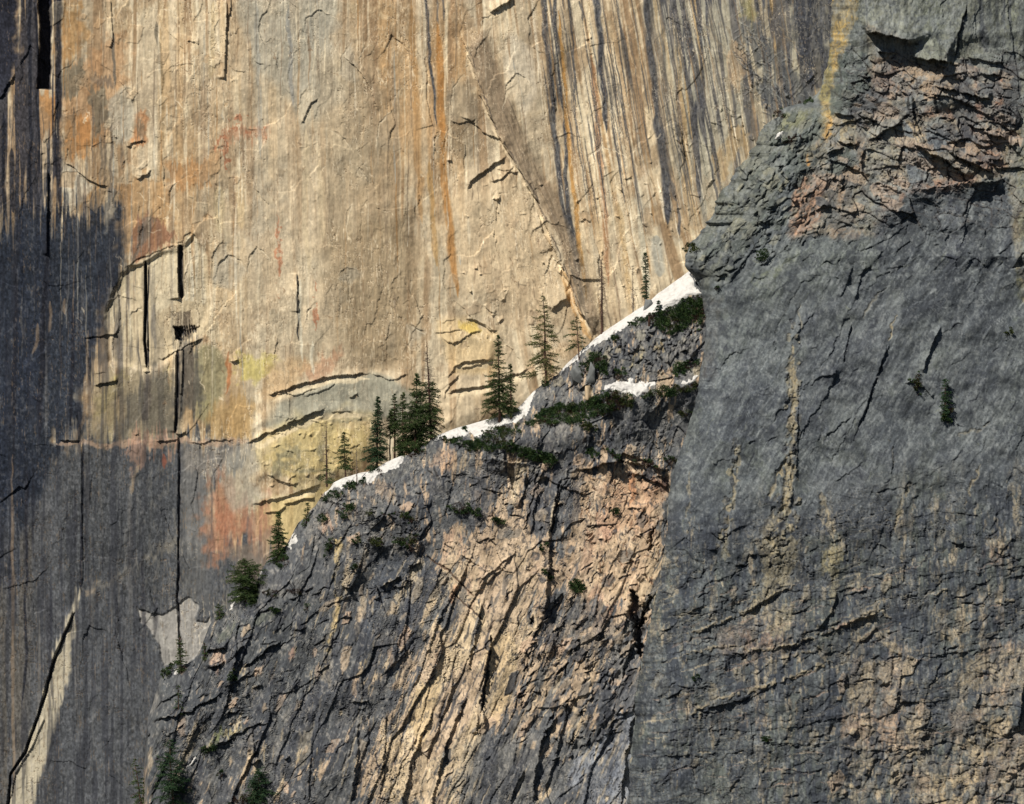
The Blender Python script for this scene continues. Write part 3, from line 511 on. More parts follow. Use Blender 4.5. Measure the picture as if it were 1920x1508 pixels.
# grain of the stone
g1 = fb(X / 3.2, Y / 5.5, 70, 3); g2 = fb(X / 9, Y / 16, 71, 3)
dk = ss(900, 700, 900 * 0 + C.mean(-1) * 1000)
lu = R.C.mean(-1, keepdims=True); R.C[...] = lu + (R.C - lu) * .95
br = ss(.42, .52, lu); R.C += br * .12 * (R.C - np.array([.74, .66, .54], np.float32))
R.C *= (.94 + .12 * fb(S / 3.0, Y / 26, 74, 3, .6, rot=False))[..., None]
dkm = ss(.42, .3, R.C.mean(-1)); R.C *= (1 + dkm * .5 * (fb(X / 2.6, Y / 4, 75, 3, .6) - .5))[..., None]; mixc(R.C, (142, 136, 124), .45 * dkm * ss(.66, .8, fb(X / 4, Y / 16, 76, 3, .6)) * ss(150, 350, X))
R.C *= (1.0 + 0.12 * (g1 - .5) + 0.06 * (g2 - 0.5))[..., None]
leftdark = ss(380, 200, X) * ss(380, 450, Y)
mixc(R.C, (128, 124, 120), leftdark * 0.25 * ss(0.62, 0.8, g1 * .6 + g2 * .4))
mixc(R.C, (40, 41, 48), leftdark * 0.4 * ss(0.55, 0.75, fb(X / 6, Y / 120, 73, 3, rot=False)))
Yd = 62.0
def y_rear(py): return Yd + 0.05 * (754 - py) * SCL
M_wall = rock_mat('streaked_granite', 0.10, 0.3, 1.0, 0.35)
x_, y_, z_ = W3(X, Y, y_rear(Y) - H)
crest_keep = ~((X > 700 + 0 * X) & (Y > 1050)) & ~((X > 1500) & (Y > 500)) & ~((X > 450) & (Y > 1300))
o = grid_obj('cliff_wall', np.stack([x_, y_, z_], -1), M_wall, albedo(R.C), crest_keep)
tag(o, 'tall tan granite wall streaked with black and orange stains behind the snowy ridge', None, None, 'structure')
del x_, y_, z_, t0, t1, t2, t3, b0, b1, b2, b3, g1, g2, dx, dy, c1, c2, c3, e

# ================================================================== the ridge in front
G = Face(180, 1420, 440, 1650)
X, Y = G.X, G.Y
CR = [(180, 1800), (240, 1720), (262, 1650), (266, 1508), (273, 1400), (277, 1345), (290, 1305), (297, 1285), (303, 1262), (335, 1250), (365, 1238), (378, 1214), (394, 1172), (420, 1150), (450, 1118), (478, 1100), (487, 1078), (502, 1052), (520, 1043), (545, 1010), (560, 985), (577, 965), (592, 945), (606, 925), (622, 908), (640, 899), (676, 888), (700, 884), (724, 868), (752, 856), (768, 852), (790, 836), (806, 824), (832, 813), (860, 803), (895, 793), (930, 784), (950, 778), (975, 763), (1000, 735), (1012, 724), (1030, 712), (1045, 703), (1062, 684), (1090, 658), (1120, 633), (1145, 615), (1167, 600), (1190, 585), (1212, 572), (1235, 551), (1260, 533), (1285, 515), (1305, 499), (1340, 478), (1420, 430)]
cx_ = np.array([p[0] for p in CR], np.float32); cy_ = np.array([p[1] for p in CR], np.float32)
# where snow makes the skyline it is smooth, elsewhere it is broken rock
smooth_sky = [(628, 760), (812, 1004), (1044, 1300)]
def crest(px):
    px = np.asarray(px, np.float32); c = np.interp(px, cx_, cy_)
    j = 1.0 - sum(ss(a - 8, a, px) * ss(b + 8, b, px) for a, b in smooth_sky)
    return c + (4.5 * (fb(px / 9, px * 0, 501, 3) - 0.5) + 6 * (fb(px / 28, px * 0 + 3, 502, 3) - 0.5)) * j
D_ = np.maximum(Y - crest(X), 0)
gul = 0.35
S = X + gul * (Y - 1000) * ss(1000, 1100, Y) + 10 * (fb(X / 60, Y / 90, 511, 3) - 0.5)
S2 = X + (.10 + .28 * ss(1000, 1100, Y)) * (Y - 1000); t1 = fb(S / 22, Y / 150, 512, 4, rot=False); f1 = fb(S2 / 8, Y / 46, 611, 4, .6, rot=False); f2 = fb(S2 / 3.2, Y / 20, 612, 3, .6, rot=False); t2 = fb(S / 7, Y / 70, 513, 3, rot=False); b0 = fb(X / 110, Y / 110, 515, 4); b1 = fb(X / 34, Y / 40, 516, 4); b2 = fb(X / 11, Y / 14, 517, 3)
# tan where fresh, grey where weathered: (x, y, rx, ry, weight)
tan_ = blobs(G, [(1160, 960, 80, 110, 1.15), (1140, 1080, 90, 60, 1.0), (900, 1060, 110, 80, 0.8), (930, 1200, 60, 130, 1.1), (850, 1260, 70, 90, 0.9), (790, 1390, 60, 130, 0.9), (960, 1000, 70, 40, 0.3), (720, 1440, 60, 80, 0.55), (880, 1400, 40, 90, 0.5), (810, 870, 40, 40, 0.35), (600, 1430, 20, 70, 0.35), (1060, 1180, 60, 60, 0.35), (1000, 1040, 40, 80, 0.4), (960, 900, 18, 60, 0.5), (1190, 1160, 40, 50, 0.5), (1080, 1290, 70, 70, 0.35), (650, 1100, 14, 90, 0.5), (1250, 720, 50, 60, 0.12), (1100, 1400, 60, 60, 0.1)])
dark = blobs(G, [(560, 1060, 120, 60, .5), (470, 1230, 160, 130, .75), (740, 1110, 60, 110, .55), (860, 1120, 40, 50, .35), (700, 1260, 50, 100, .2), (1020, 960, 30, 60, .4), (830, 960, 70, 40, .3), (1180, 640, 90, 50, .35), (940, 1450, 60, 60, .5), (1200, 800, 80, 40, .25), (1080, 840, 110, 30, .3), (560, 1350, 90, 70, .5), (1130, 1090, 200, 10, 0)])
C = G.C; C[...] = np.array([96, 96, 95], np.float32) / 255
mixc(C, (116, 112, 106), 0.8 * ss(0.45, 0.75, b1)); mixc(C, (60, 62, 68), 0.7 * ss(0.5, 0.78, t1 * .5 + b0 * .5))
v = 0.26 * t1 + 0.10 * b1 + 0.24 * f1 + 0.18 * f2 + 0.36 * tan_ - 0.30 * dark + .085
dx, dy, c1, c2, c3, e1 = cells((S + 5 * b2) / 14, (Y + 14 * b1) / 60, 21)
v = v + 0.12 * (c1 - 0.5)
mixc(C, (182, 157, 129), 0.92 * ss(0.575, 0.605, v))
mixc(C, (204, 179, 149), 0.7 * ss(0.66, 0.8, v + 0.1 * (b2 - .5)))
mixc(C, (152, 132, 108), 0.6 * ss(0.62, 0.7, v) * ss(0.5, 0.8, fb(X / 20, Y / 26, 520, 3)))
pink = blobs(G, [(1190, 910, 50, 40, 1), (1150, 1000, 70, 80, .8), (830, 860, 40, 25, .6), (860, 1020, 40, 40, .5), (1170, 1150, 50, 50, .8), (870, 1110, 40, 30, .4), (1100, 1150, 60, 60, .3), (790, 990, 30, 30, .3)])
mixc(C, (194, 148, 122), 0.8 * pink.clip(0, 1) * ss(0.58, 0.66, v) * ss(0.4, 0.65, fb(S / 14, Y / 60, 521, 3, rot=False)))

TAN = (184, 161, 130); TL = (202, 181, 148); DG = (70, 72, 75); GR = (98, 99, 100)
for p, c, a in (
    # weathered grey slabs
    ([(600, 1000), (690, 1010), (740, 1040), (760, 1060), (690, 1180), (660, 1300), (600, 1300), (560, 1130)], (80, 81, 82), .5),
    ([(705, 1060), (770, 1030), (810, 1045), (760, 1090), (720, 1130), (690, 1200), (670, 1170)], (74, 77, 82), .85),
    ([(795, 1060), (840, 1075), (835, 1110), (800, 1130), (780, 1200), (745, 1240), (725, 1290), (750, 1160), (770, 1090)], (72, 74, 79), .85),
    ([(850, 1110), (880, 1100), (872, 1140), (850, 1170), (840, 1180), (838, 1140)], (78, 79, 82), .8),
    ([(340, 1165), (480, 1110), (620, 1130), (640, 1200), (600, 1300), (500, 1350), (400, 1440), (330, 1500), (280, 1500), (290, 1330)], (76, 78, 79), .65),
    ([(895, 870), (935, 860), (940, 900), (905, 990), (880, 990), (885, 920)], (84, 84, 86), .7),
    ([(990, 895), (1045, 870), (1050, 920), (1030, 1000), (1000, 1005), (985, 960)], (84, 84, 86), .75), ([(1060, 900), (1100, 890), (1110, 940), (1060, 1000), (1045, 990)], (88, 88, 90), .6),
    ([(870, 1395), (910, 1370), (970, 1400), (1010, 1400), (1000, 1650), (850, 1650)], (104, 102, 98), .85), ([(905, 1400), (930, 1400), (930, 1640), (890, 1640)], (72, 74, 80), .5),
    ([(1080, 1410), (1130, 1390), (1160, 1340), (1190, 1330), (1185, 1640), (1090, 1640), (1085, 1480), (1060, 1470)], (136, 138, 142), .85), ([(1150, 1340), (1168, 1340), (1158, 1430), (1140, 1508), (1125, 1600), (1138, 1440)], (98, 102, 110), .7),
    ([(1070, 1120), (1130, 1130), (1160, 1180), (1100, 1240), (1040, 1220), (1040, 1160)], (104, 100, 94), .6), ([(1180, 1240), (1210, 1240), (1190, 1330), (1150, 1330), (1160, 1280)], (100, 100, 100), .6),
    # fresh tan scars
    ([(968, 862), (985, 860), (990, 880), (975, 900), (972, 930), (958, 945), (955, 915), (962, 890)], TL, .85), ([(1040, 935), (1050, 938), (1046, 960), (1035, 1000), (1028, 1010), (1034, 960)], TL, .8),
    ([(780, 1060), (788, 1048), (795, 1056), (775, 1100), (745, 1130), (735, 1120), (760, 1090)], TL, .8), ([(735, 1128), (750, 1120), (740, 1150), (718, 1160)], TAN, .8),
    ([(718, 1100), (735, 1090), (726, 1105)], TL, .8), ([(628, 1010), (640, 1010), (638, 1050), (630, 1100), (626, 1090)], (204, 176, 122), .85), ([(630, 1090), (640, 1085), (645, 1110), (628, 1180), (618, 1240), (612, 1270), (600, 1280), (606, 1260), (622, 1180)], (200, 172, 120), .85),
    ([(684, 1020), (690, 1040), (685, 1070), (674, 1090), (678, 1050)], TAN, .75), ([(652, 1010), (658, 1010), (652, 1040), (648, 1080), (644, 1060)], TAN, .7),
    ([(596, 1255), (610, 1258), (622, 1230), (618, 1290), (605, 1280)], TL, .7), ([(572, 1355), (590, 1350), (582, 1390), (575, 1430), (560, 1440), (564, 1390)], (196, 176, 140), .9), ([(560, 1365), (568, 1370), (560, 1430), (552, 1440)], (188, 166, 130), .8),
    ([(440, 1346), (452, 1348), (450, 1362), (436, 1372)], TL, .8), ([(420, 1375), (470, 1355), (468, 1362), (425, 1385)], (190, 170, 118), .6), ([(470, 1362), (476, 1362), (474, 1420), (466, 1440), (465, 1400)], TAN, .85), ([(474, 1295), (484, 1290), (478, 1310), (472, 1325)], TL, .8),
    ([(455, 1255), (462, 1250), (458, 1270), (454, 1280)], TL, .8), ([(395, 1225), (420, 1218), (422, 1240), (410, 1245), (392, 1250)], (178, 150, 128), .9), ([(408, 1250), (418, 1250), (404, 1266)], (166, 134, 116), .8),
    ([(276, 1400), (286, 1400), (286, 1430), (276, 1450)], TAN, .6), ([(545, 1220), (556, 1210), (550, 1235), (540, 1238)], (190, 150, 126), .7), ([(528, 1435), (538, 1425), (530, 1460), (522, 1465)], TL, .8), ([(450, 1436), (460, 1430), (458, 1450), (448, 1450)], TL, .6),
    ([(605, 965), (615, 965), (625, 985), (610, 1000), (600, 985)], (196, 158, 130), .7), ([(700, 905), (720, 900), (735, 915), (745, 940), (735, 945), (715, 930), (705, 925)], (182, 150, 118), .45),
    ([(830, 840), (850, 845), (860, 860), (840, 880), (820, 880), (800, 865), (815, 850)], (190, 152, 120), .5), ([(680, 1110), (692, 1110), (684, 1150), (664, 1200), (666, 1170)], TAN, .6),
    ([(872, 1160), (905, 1120), (908, 1180), (890, 1230), (850, 1260), (830, 1300), (810, 1300), (820, 1240), (850, 1200)], (206, 184, 148), .7), ([(912, 1200), (965, 1180), (970, 1250), (955, 1320), (930, 1350), (915, 1330), (908, 1260)], (206, 178, 136), .8),
    ([(780, 1290), (830, 1260), (820, 1320), (800, 1380), (780, 1420), (758, 1400), (765, 1330)], (204, 178, 136), .75), ([(715, 1360), (745, 1350), (765, 1420), (760, 1500), (720, 1500), (710, 1420)], (196, 172, 136), .7), ([(870, 1395), (850, 1410), (840, 1470), (830, 1508), (850, 1508), (868, 1440)], (196, 176, 144), .5),
    ([(1080, 870), (1105, 862), (1110, 900), (1100, 960), (1085, 960), (1090, 910)], (198, 166, 130), .7), ([(1140, 880), (1200, 890), (1250, 905), (1255, 930), (1230, 960), (1210, 1000), (1140, 990), (1125, 930)], (200, 164, 130), .7),
    ([(1180, 885), (1195, 890), (1192, 930), (1180, 950)], (190, 122, 80), .45), ([(1215, 895), (1250, 900), (1253, 925), (1238, 920)], (92, 66, 56), .7), ([(1110, 1020), (1200, 1000), (1240, 1010), (1225, 1090), (1200, 1130), (1170, 1130), (1110, 1090)], (204, 176, 142), .55),
    ([(845, 1102), (862, 1100), (856, 1125), (844, 1128)], (190, 124, 90), .7), ([(1058, 1015), (1075, 1010), (1080, 1060), (1060, 1060)], (196, 166, 132), .5), ([(1200, 655), (1212, 648), (1205, 670), (1180, 690), (1185, 672)], (176, 160, 118), .7), ([(1222, 650), (1240, 645), (1245, 660), (1232, 668)], (178, 154, 108), .7),
    ([(1096, 730), (1112, 725), (1112, 745), (1100, 755)], (196, 174, 136), .8), ([(1110, 740), (1115, 745), (1108, 770), (1098, 770)], TAN, .6), ([(405, 1190), (440, 1170), (500, 1145), (520, 1150), (450, 1190), (410, 1210)], (104, 106, 90), .5), ([(395, 1385), (412, 1370), (420, 1375), (400, 1400), (380, 1412)], (134, 138, 84), .6),
    ([(690, 885), (720, 880), (760, 870), (790, 845), (830, 830), (820, 860), (740, 900)], (92, 90, 84), .4)):
    poly(G, p, c, a, 2.5, 3.5, 10, 8, 4)
# slanted tan and dark streaks
r = random.Random(12)
for i in range(330):
    x = r.uniform(640, 1180); y = r.uniform(1040, 1500)
    if y < 1180 and x < 820 and r.random() < .6: continue
    L = r.uniform(15, 90); sl = 0.38 + r.gauss(0, .06)
    if x > 1000 and y > 1130: sl = 0.55 + r.gauss(0, .12); L *= .6
    line(G, [(x, y), (x - sl * L * .5, y + L * .5), (x - sl * L, y + L)], r.uniform(.8, 3.2), r.choice(((56, 57, 62), (62, 62, 66), (206, 184, 150), (92, 92, 94))), r.uniform(.4, .8), .4, 2.5, 20, r.choice((0, 0, -.25, -.2)))
for i in range(170):
    x = r.uniform(430, 720); y = r.uniform(1120, 1490); L = r.uniform(6, 42)
    if x < 560 and r.random() < .6: continue
    line(G, [(x, y), (x - .2 * L, y + L)], r.uniform(.7, 2.2), r.choice(((176, 158, 128), (188, 166, 130), (54, 56, 62))), r.uniform(.4, .8), .45, 2, 14)
for i in range(120):
    x = r.uniform(560, 1240); y = max(float(crest(np.array([x]))[0]) + 45, r.uniform(700, 1010)); L = r.uniform(8, 46)
    line(G, [(x, y), (x + r.uniform(-.3, .2) * L, y + L)], r.uniform(.8, 2.8), r.choice(((180, 156, 124), (54, 56, 62), (60, 62, 66), (190, 160, 128))), r.uniform(.35, .75), .4, 3, 14)

# ---- relief of the ridge: the crest falls back to a snow-holding shoulder, below it a broken wall
H = G.H
H += 9.0 * (1 - np.exp(-D_ / 42.0)) + 0.020 * D_ - 9
H += 3.4 * (b0 - 0.5) * ss(10, 70, D_) + 1.5 * (fb(X / 48, Y / 80, 530, 4) - 0.5) * ss(0, 40, D_)
crg = 0.35 + 0.65 * np.clip(blobs(G, [(1180, 680, 150, 90, 1), (700, 930, 180, 60, .9), (1080, 830, 190, 60, .9), (1190, 1180, 60, 80, 1.2), (900, 1050, 130, 60, .8), (1150, 1020, 110, 90, .15), (1080, 1230, 90, 110, .6), (480, 1240, 150, 120, -.22), (720, 1180, 110, 110, -.2)]), 0, 1)
wx = X + 12 * (b1 - .5); wy = Y + 10 * (fb(X / 30, Y / 34, 531, 3) - .5)
lowr = ss(1000, 1080, Y); u_, v_ = rot(X + 10 * (b1 - .5), Y, 21)
dx, dy, c1, c2, c3, e = cells(u_ / 36, v_ / 170, 61); H += lowr * (1.0 * c1 + 1.7 * dx * (c2 - .35)); mixc(C, (54, 54, 58), lowr * .35 * ss(.05, 0, e))
mixc(C, (198, 176, 142), lowr * .5 * ss(.5, .8, c3) * ss(.5, .6, v)); mixc(C, (78, 79, 82), lowr * .6 * ss(.55, .85, c2) * ss(.64, .52, v))
dx, dy, c1, c2, c3, e = cells(u_ / 46, v_ / 74, 31); H += crg * (1 - .5 * lowr) * (1.9 * c1 + 1.5 * dx * (c2 - .5) + 1.7 * dy * (c3 - .5)); mixc(C, (54, 54, 58), (1 - lowr) * .5 * ss(.05, 0, e))
dx, dy, c1, c2, c3, e = cells(u_ / 17, v_ / 27, 41); H += crg * (1 - .8 * lowr) * (0.5 * c1 + .6 * dx * (c2 - .5) + .6 * dy * (c3 - .5))
mixc(C, (56, 55, 58), (1 - lowr) * crg * 0.35 * ss(0.08, 0.0, e))
dx, dy, c1, c2, c3, e = cells(wx / 7, wy / 10, 51); H += crg * (0.10 * c1 + 0.12 * dx * (c2 - .5) + 0.12 * dy * (c3 - .5))
H += 0.08 * (fb(X / 5, Y / 8, 533, 3) - 0.5) + 0.7 * (t1 - .5) * ss(1000, 1100, Y) + 0.15 * (t2 - .5)
u_, v_ = rot(X + 8 * (b2 - .5), Y, 16)
pm = ss(.42, .60, fb(X / 80, Y / 95, 540, 3))
for sx_, sy_, wd_, k_, h_ in ((22, 120, .010, 541, .6), (8, 44, .022, 545, .25), (3.6, 16, .05, 549, .12)):
    n_ = fb(u_ / sx_, v_ / sy_, k_, 4, .6, rot=False)
    m_ = ss(wd_, 0, np.abs(n_ - .5)) * (.2 + .8 * pm); mixc(C, (48, 48, 52), (.72 if sx_ > 10 else .5) * m_); H -= h_ * m_
    m_ = ss(wd_, 0, np.abs(n_ - .5 - wd_ * 1.5)) * pm; mixc(C, (214, 194, 160), .55 * m_ * (.35 + .65 * ss(.54, .62, v))); H += h_ * .4 * m_
n_ = fb((X - .4 * Y) / 16, (Y + .4 * X) / 12, 553, 4, .6); m_ = ss(.012, 0, np.abs(n_ - .5)) * (1 - .6 * lowr) * (1 - pm * .4); mixc(C, (50, 49, 52), .65 * m_); H -= .35 * m_
# shelves, roofs, gullies: (line, height, reach)
for pts, h, w_ in (([(820, 838), (870, 850), (930, 862), (1000, 872), (1050, 868)], -2.4, 40),
    ([(1080, 880), (1160, 866), (1220, 872), (1256, 885)], 2.6, 40), ([(1120, 865), (1190, 868), (1256, 880)], -2.0, 30), ([(1185, 890), (1225, 902), (1252, 918)], 1.8, 16), ([(660, 1012), (700, 1020), (760, 1022), (800, 1010)], -2.0, 34), ([(640, 958), (700, 962), (770, 975), (790, 990)], -1.5, 30), ([(840, 955), (880, 952), (940, 975)], -1.6, 30),
    ([(712, 1102), (728, 1092), (742, 1085), (752, 1082)], 2.2, 24), ([(768, 1064), (780, 1058), (788, 1057)], 2.2, 20), ([(738, 1107), (755, 1100), (768, 1080)], 1.2, 14), ([(700, 1127), (712, 1120)], 1.4, 14), ([(644, 1104), (655, 1101)], 2.6, 12), ([(800, 1132), (812, 1125)], .8, 12), ([(895, 1087), (925, 1075), (945, 1055), (960, 1043)], 1.2, 20),
    ([(860, 1040), (880, 1045), (895, 1060), (920, 1072)], .8, 14), ([(1010, 1040), (1040, 1065), (1085, 1110), (1130, 1125), (1170, 1148), (1200, 1150)], -2.6, 50), ([(1020, 1145), (1040, 1125), (1055, 1108)], 1.5, 24), ([(1035, 1182), (1055, 1170), (1065, 1164)], 1.3, 16), ([(1000, 1185), (1010, 1172), (1018, 1168)], .9, 12),
    ([(388, 1226), (400, 1218), (415, 1215), (424, 1216)], 3.0, 30), ([(390, 1254), (408, 1250), (422, 1243)], 2.2, 24), ([(437, 1228), (455, 1214)], 2.2, 24), ([(455, 1252), (478, 1236), (500, 1218), (530, 1198)], 2.0, 30), ([(286, 1325), (310, 1315), (340, 1295)], 1.2, 24), ([(283, 1358), (320, 1342), (350, 1336), (390, 1318), (418, 1296)], 1.8, 34), ([(422, 1290), (450, 1278), (490, 1255)], 1.0, 20),
    ([(270, 1383), (282, 1378)], 2.0, 14), ([(372, 1412), (420, 1390), (474, 1360), (490, 1352)], 1.4, 26), ([(560, 1172), (600, 1145)], .7, 16), ([(476, 1290), (487, 1287)], 1.6, 12), ([(520, 1305), (560, 1290), (600, 1262)], .6, 14), ([(596, 1262), (615, 1248), (622, 1245)], 1.2, 14), ([(660, 1320), (690, 1308)], 1.2, 14), ([(535, 1430), (545, 1420)], 1.4, 12), ([(475, 1435), (490, 1425)], 2.4, 16), ([(1000, 890), (1040, 905), (1070, 920), (1100, 932)], 1.2, 26),
    ([(1000, 1325), (1030, 1330), (1060, 1318), (1120, 1300)], .8, 20), ([(1150, 1340), (1180, 1335), (1200, 1318)], 1.0, 18), ([(1125, 1380), (1170, 1370)], .7, 14), ([(1175, 955), (1190, 950), (1206, 957)], 1.1, 14), ([(1190, 690), (1230, 660), (1290, 650)], -.6, 30), ([(1085, 735), (1100, 722), (1112, 718)], 2.4, 18), ([(1066, 775), (1080, 757)], 2.2, 20), ([(585, 935), (620, 940), (660, 950)], 1.0, 16)):
    ledge(G, pts, h * .75, w_, 4, 14)
def terrace(F, pts, A, up, dn):
    W = F.win(pts, max(up, dn) * 1.3 + 6); x, y = warp(F, W, 3, 16); d, sg, t = linesd(x, y, pts); tp = ss(0, .15, t) * ss(1, .85, t)
    F.H[W] += A * tp * np.where(sg > 0, 1 - ss(0, up, d), np.exp(-(d / dn) ** 2))
terrace(G, [(1110, 770), (1130, 748), (1165, 744), (1195, 752), (1235, 738), (1300, 722), (1330, 712)], 5.5, 36, 60)
terrace(G, [(880, 842), (950, 822), (1010, 806), (1100, 796), (1170, 778)], 4.0, 34, 50)
def rightcorner(F, pts, h, w, rough=2): ledge(F, pts, h, w, rough, 16, 0.1)
for pts, h, w_ in (([(1052, 905), (1046, 935), (1038, 960), (1030, 1000), (1028, 1080), (1020, 1160)], 1.8, 30), ([(1015, 880), (1005, 930), (995, 1000)], 1.0, 20), ([(988, 884), (982, 920), (970, 950)], 1.4, 20), ([(922, 1190), (915, 1230), (908, 1280), (905, 1330), (910, 1370)], 2.2, 20), ([(905, 1130), (895, 1180), (885, 1220), (880, 1260)], 1.5, 20),
    ([(880, 1300), (855, 1350), (830, 1420), (815, 1480), (800, 1540)], 1.8, 26), ([(815, 1330), (790, 1380), (765, 1450), (750, 1530)], 1.6, 26), ([(895, 1340), (893, 1375)], 1.2, 14), ([(1045, 1340), (1015, 1390), (1005, 1450), (1000, 1500)], 2.0, 30), ([(1205, 1230), (1190, 1330), (1175, 1420), (1160, 1520)], 2.0, 26), ([(672, 1355), (668, 1440), (660, 1500)], .8, 16), ([(722, 1330), (720, 1420), (714, 1500)], .9, 16), ([(450, 1160), (442, 1200), (440, 1240), (430, 1290)], 1.2, 24),
    ([(870, 1080), (840, 1130), (815, 1180), (790, 1260), (770, 1300)], .9, 24), ([(768, 1150), (740, 1230), (720, 1290)], .5, 20), ([(475, 1365), (478, 1420)], .8, 12)):
    ledge(G, pts[::-1], h, w_, 3, 16, 0.08)
TC = ((196, 172, 142), (186, 158, 132), (172, 150, 124), (206, 184, 152)); GC = ((70, 71, 74), (88, 88, 89), (104, 102, 98), (58, 59, 63))
chips(G, 130, [(600, 960), (900, 880), (1250, 790), (1250, 1110), (820, 1070), (620, 1010)], TC[:3] + GC, 6, .3, 61, 50, 1.5)
chips(G, 90, [(1090, 660), (1310, 600), (1310, 700), (1130, 720), (900, 830), (800, 840), (1000, 760)], ((150, 138, 116), (116, 112, 104), (78, 78, 80), (132, 126, 112)), 5, .4, 62, 60, 1.4)
chips(G, 80, [(640, 1080), (1000, 1080), (960, 1400), (700, 1500), (640, 1400)], TC + GC[:2], 5, .25, 63, 68, 3.2)
chips(G, 110, [(330, 1220), (520, 1100), (640, 1100), (640, 1500), (300, 1500)], (TC[2], TC[1]) + GC, 4.5, .25, 64, 68, 2.6)
chips(G, 110, [(1000, 1120), (1210, 1150), (1190, 1330), (1040, 1450), (960, 1350)], TC[1:3] + GC, 5, .35, 65, 56, 2.4)
# the deep gully beside the right-hand slab
line(G, [(1180, 1110), (1192, 1150), (1198, 1190), (1205, 1230)], 9, (40, 38, 40), .55, .2, 9, 12, -3.5); line(G, [(1215, 1120), (1208, 1150), (1196, 1180)], 6, None, 1, .2, 6, 10, -2.5); line(G, [(1225, 985), (1220, 1030), (1222, 1010)], 3, None, 1, .2, 6, 10, -2)
line(G, [(1010, 880), (1000, 930), (985, 990)], 1.6, (40, 40, 44), .8, .1, 3, 12, -.8); line(G, [(1050, 905), (1042, 950), (1034, 1000)], 2.2, (36, 36, 40), .8, .1, 3, 12, -1)
line(G, [(918, 1190), (912, 1250), (905, 1320), (900, 1340)], 3, (56, 58, 64), .7, .1, 4, 12, -1.2); line(G, [(848, 1110), (880, 1140), (905, 1165)], 1.2, (80, 62, 52), .8, .1, 2, 12, -.4); line(G, [(800, 1042), (840, 1070), (890, 1120)], 1.4, (90, 70, 58), .8, .1, 2, 12, -.5)
RG = [(300, 1300), (500, 1090), (600, 980), (760, 900), (1000, 880), (1250, 880), (1200, 1500), (300, 1500)]
cracks(G, 230, RG, 62, 22, 20, 0.35, 31, 6, (54, 54, 58), 0.3, .9); cracks(G, 150, [(1000, 1120), (1210, 1160), (1190, 1330), (1050, 1460), (960, 1300)], 52, 18, 22, 0.9, 32, 6, (48, 48, 52), 0.4, 1.0)
cracks(G, 200, [(640, 920), (760, 900), (900, 870), (1250, 780), (1240, 1110), (820, 1060), (620, 1000)], 40, 60, 13, 0.45, 33, 5, (60, 56, 54), 0.3, .9); cracks(G, 110, [(1130, 650), (1300, 590), (1310, 690), (1130, 720), (1040, 740)], 60, 50, 12, 0.9, 34, 6, (50, 50, 54), 0.4, 1.0)
cracks(G, 60, [(290, 1320), (480, 1120), (640, 1080), (640, 1250), (400, 1450)], 30, 12, 30, 0.6, 35, 8, (52, 53, 57), 0.3, 1.0); cracks(G, 90, [(1090, 880), (1250, 890), (1230, 1120), (1090, 1090)], 80, 35, 15, 0.5, 36, 5, (120, 92, 72), 0.25, 1.0)
g1 = fb(X / 3.0, Y / 4.5, 570, 3); g2 = fb(X / 8, Y / 12, 571, 3)
gy = 1 - ss(0.52, 0.62, v)
C *= (0.87 + 0.26 * fb((X + .3 * Y) / 2.6, Y / 8, 572, 3, .6, rot=False))[..., None]
mixc(C, (168, 160, 148), gy * 0.5 * ss(0.66, 0.8, g1 * .65 + g2 * .35)); mixc(C, (44, 45, 50), 0.5 * ss(0.36, 0.22, g1 * .6 + g2 * .4))

M_ridge = rock_mat('broken_granite', 0.16, 0.4, 1.0, 0.7)
NB = 40
xs = np.arange(258, 1362, STEP, dtype=np.float32); ct = crest(xs); nrow = int(1150 / STEP)
tt_ = np.linspace(0, 1, nrow, dtype=np.float32)[:, None]
PX = np.repeat(xs[None], nrow, 0); low = 1630.0
PY = ct[None] + np.maximum(low - ct[None], 4) * tt_
HH = G.samp(PX, PY); CC = G.samp(PX, PY, G.C)
def ridge_pt(px, py, off=0.0):
    y = -G.samp(px, py) - off
    return W3(px, py, y)
x_, y_, z_ = W3(PX, PY, -HH)
front = np.stack([x_, y_, z_], -1)
back = np.repeat(front[:1], NB, 0).copy(); k = np.linspace(1, 1.0 / NB, NB, dtype=np.float32)[:, None]
back[..., 1] += 58 * k ** 1.5; back[..., 2] -= 26 * k ** 1.3 + 0.6 * (fb(PX[:NB] / 12, k * 30, 580, 2) - .5) * (k < .95)
P = np.concatenate([back, front]); bc_ = np.array([104, 102, 98], np.float32) / 255 * (.7 + .6 * fb(PX[:NB] / 14, k * 24, 581, 4, .6))[..., None]; CCb = np.repeat(CC[:1], NB, 0); CCb = CCb + (bc_ - CCb) * (k * 14).clip(0, 1)[..., None]; CCc = np.concatenate([CCb, CC])
hid = np.concatenate([np.ones((NB, len(xs)), bool), ~((PX > 1345))])
o = grid_obj('ridge', P, M_ridge, albedo(CCc), hid, False)
tag(o, 'broken grey and tan granite ridge climbing to the upper right below the snow', None, None, 'structure')

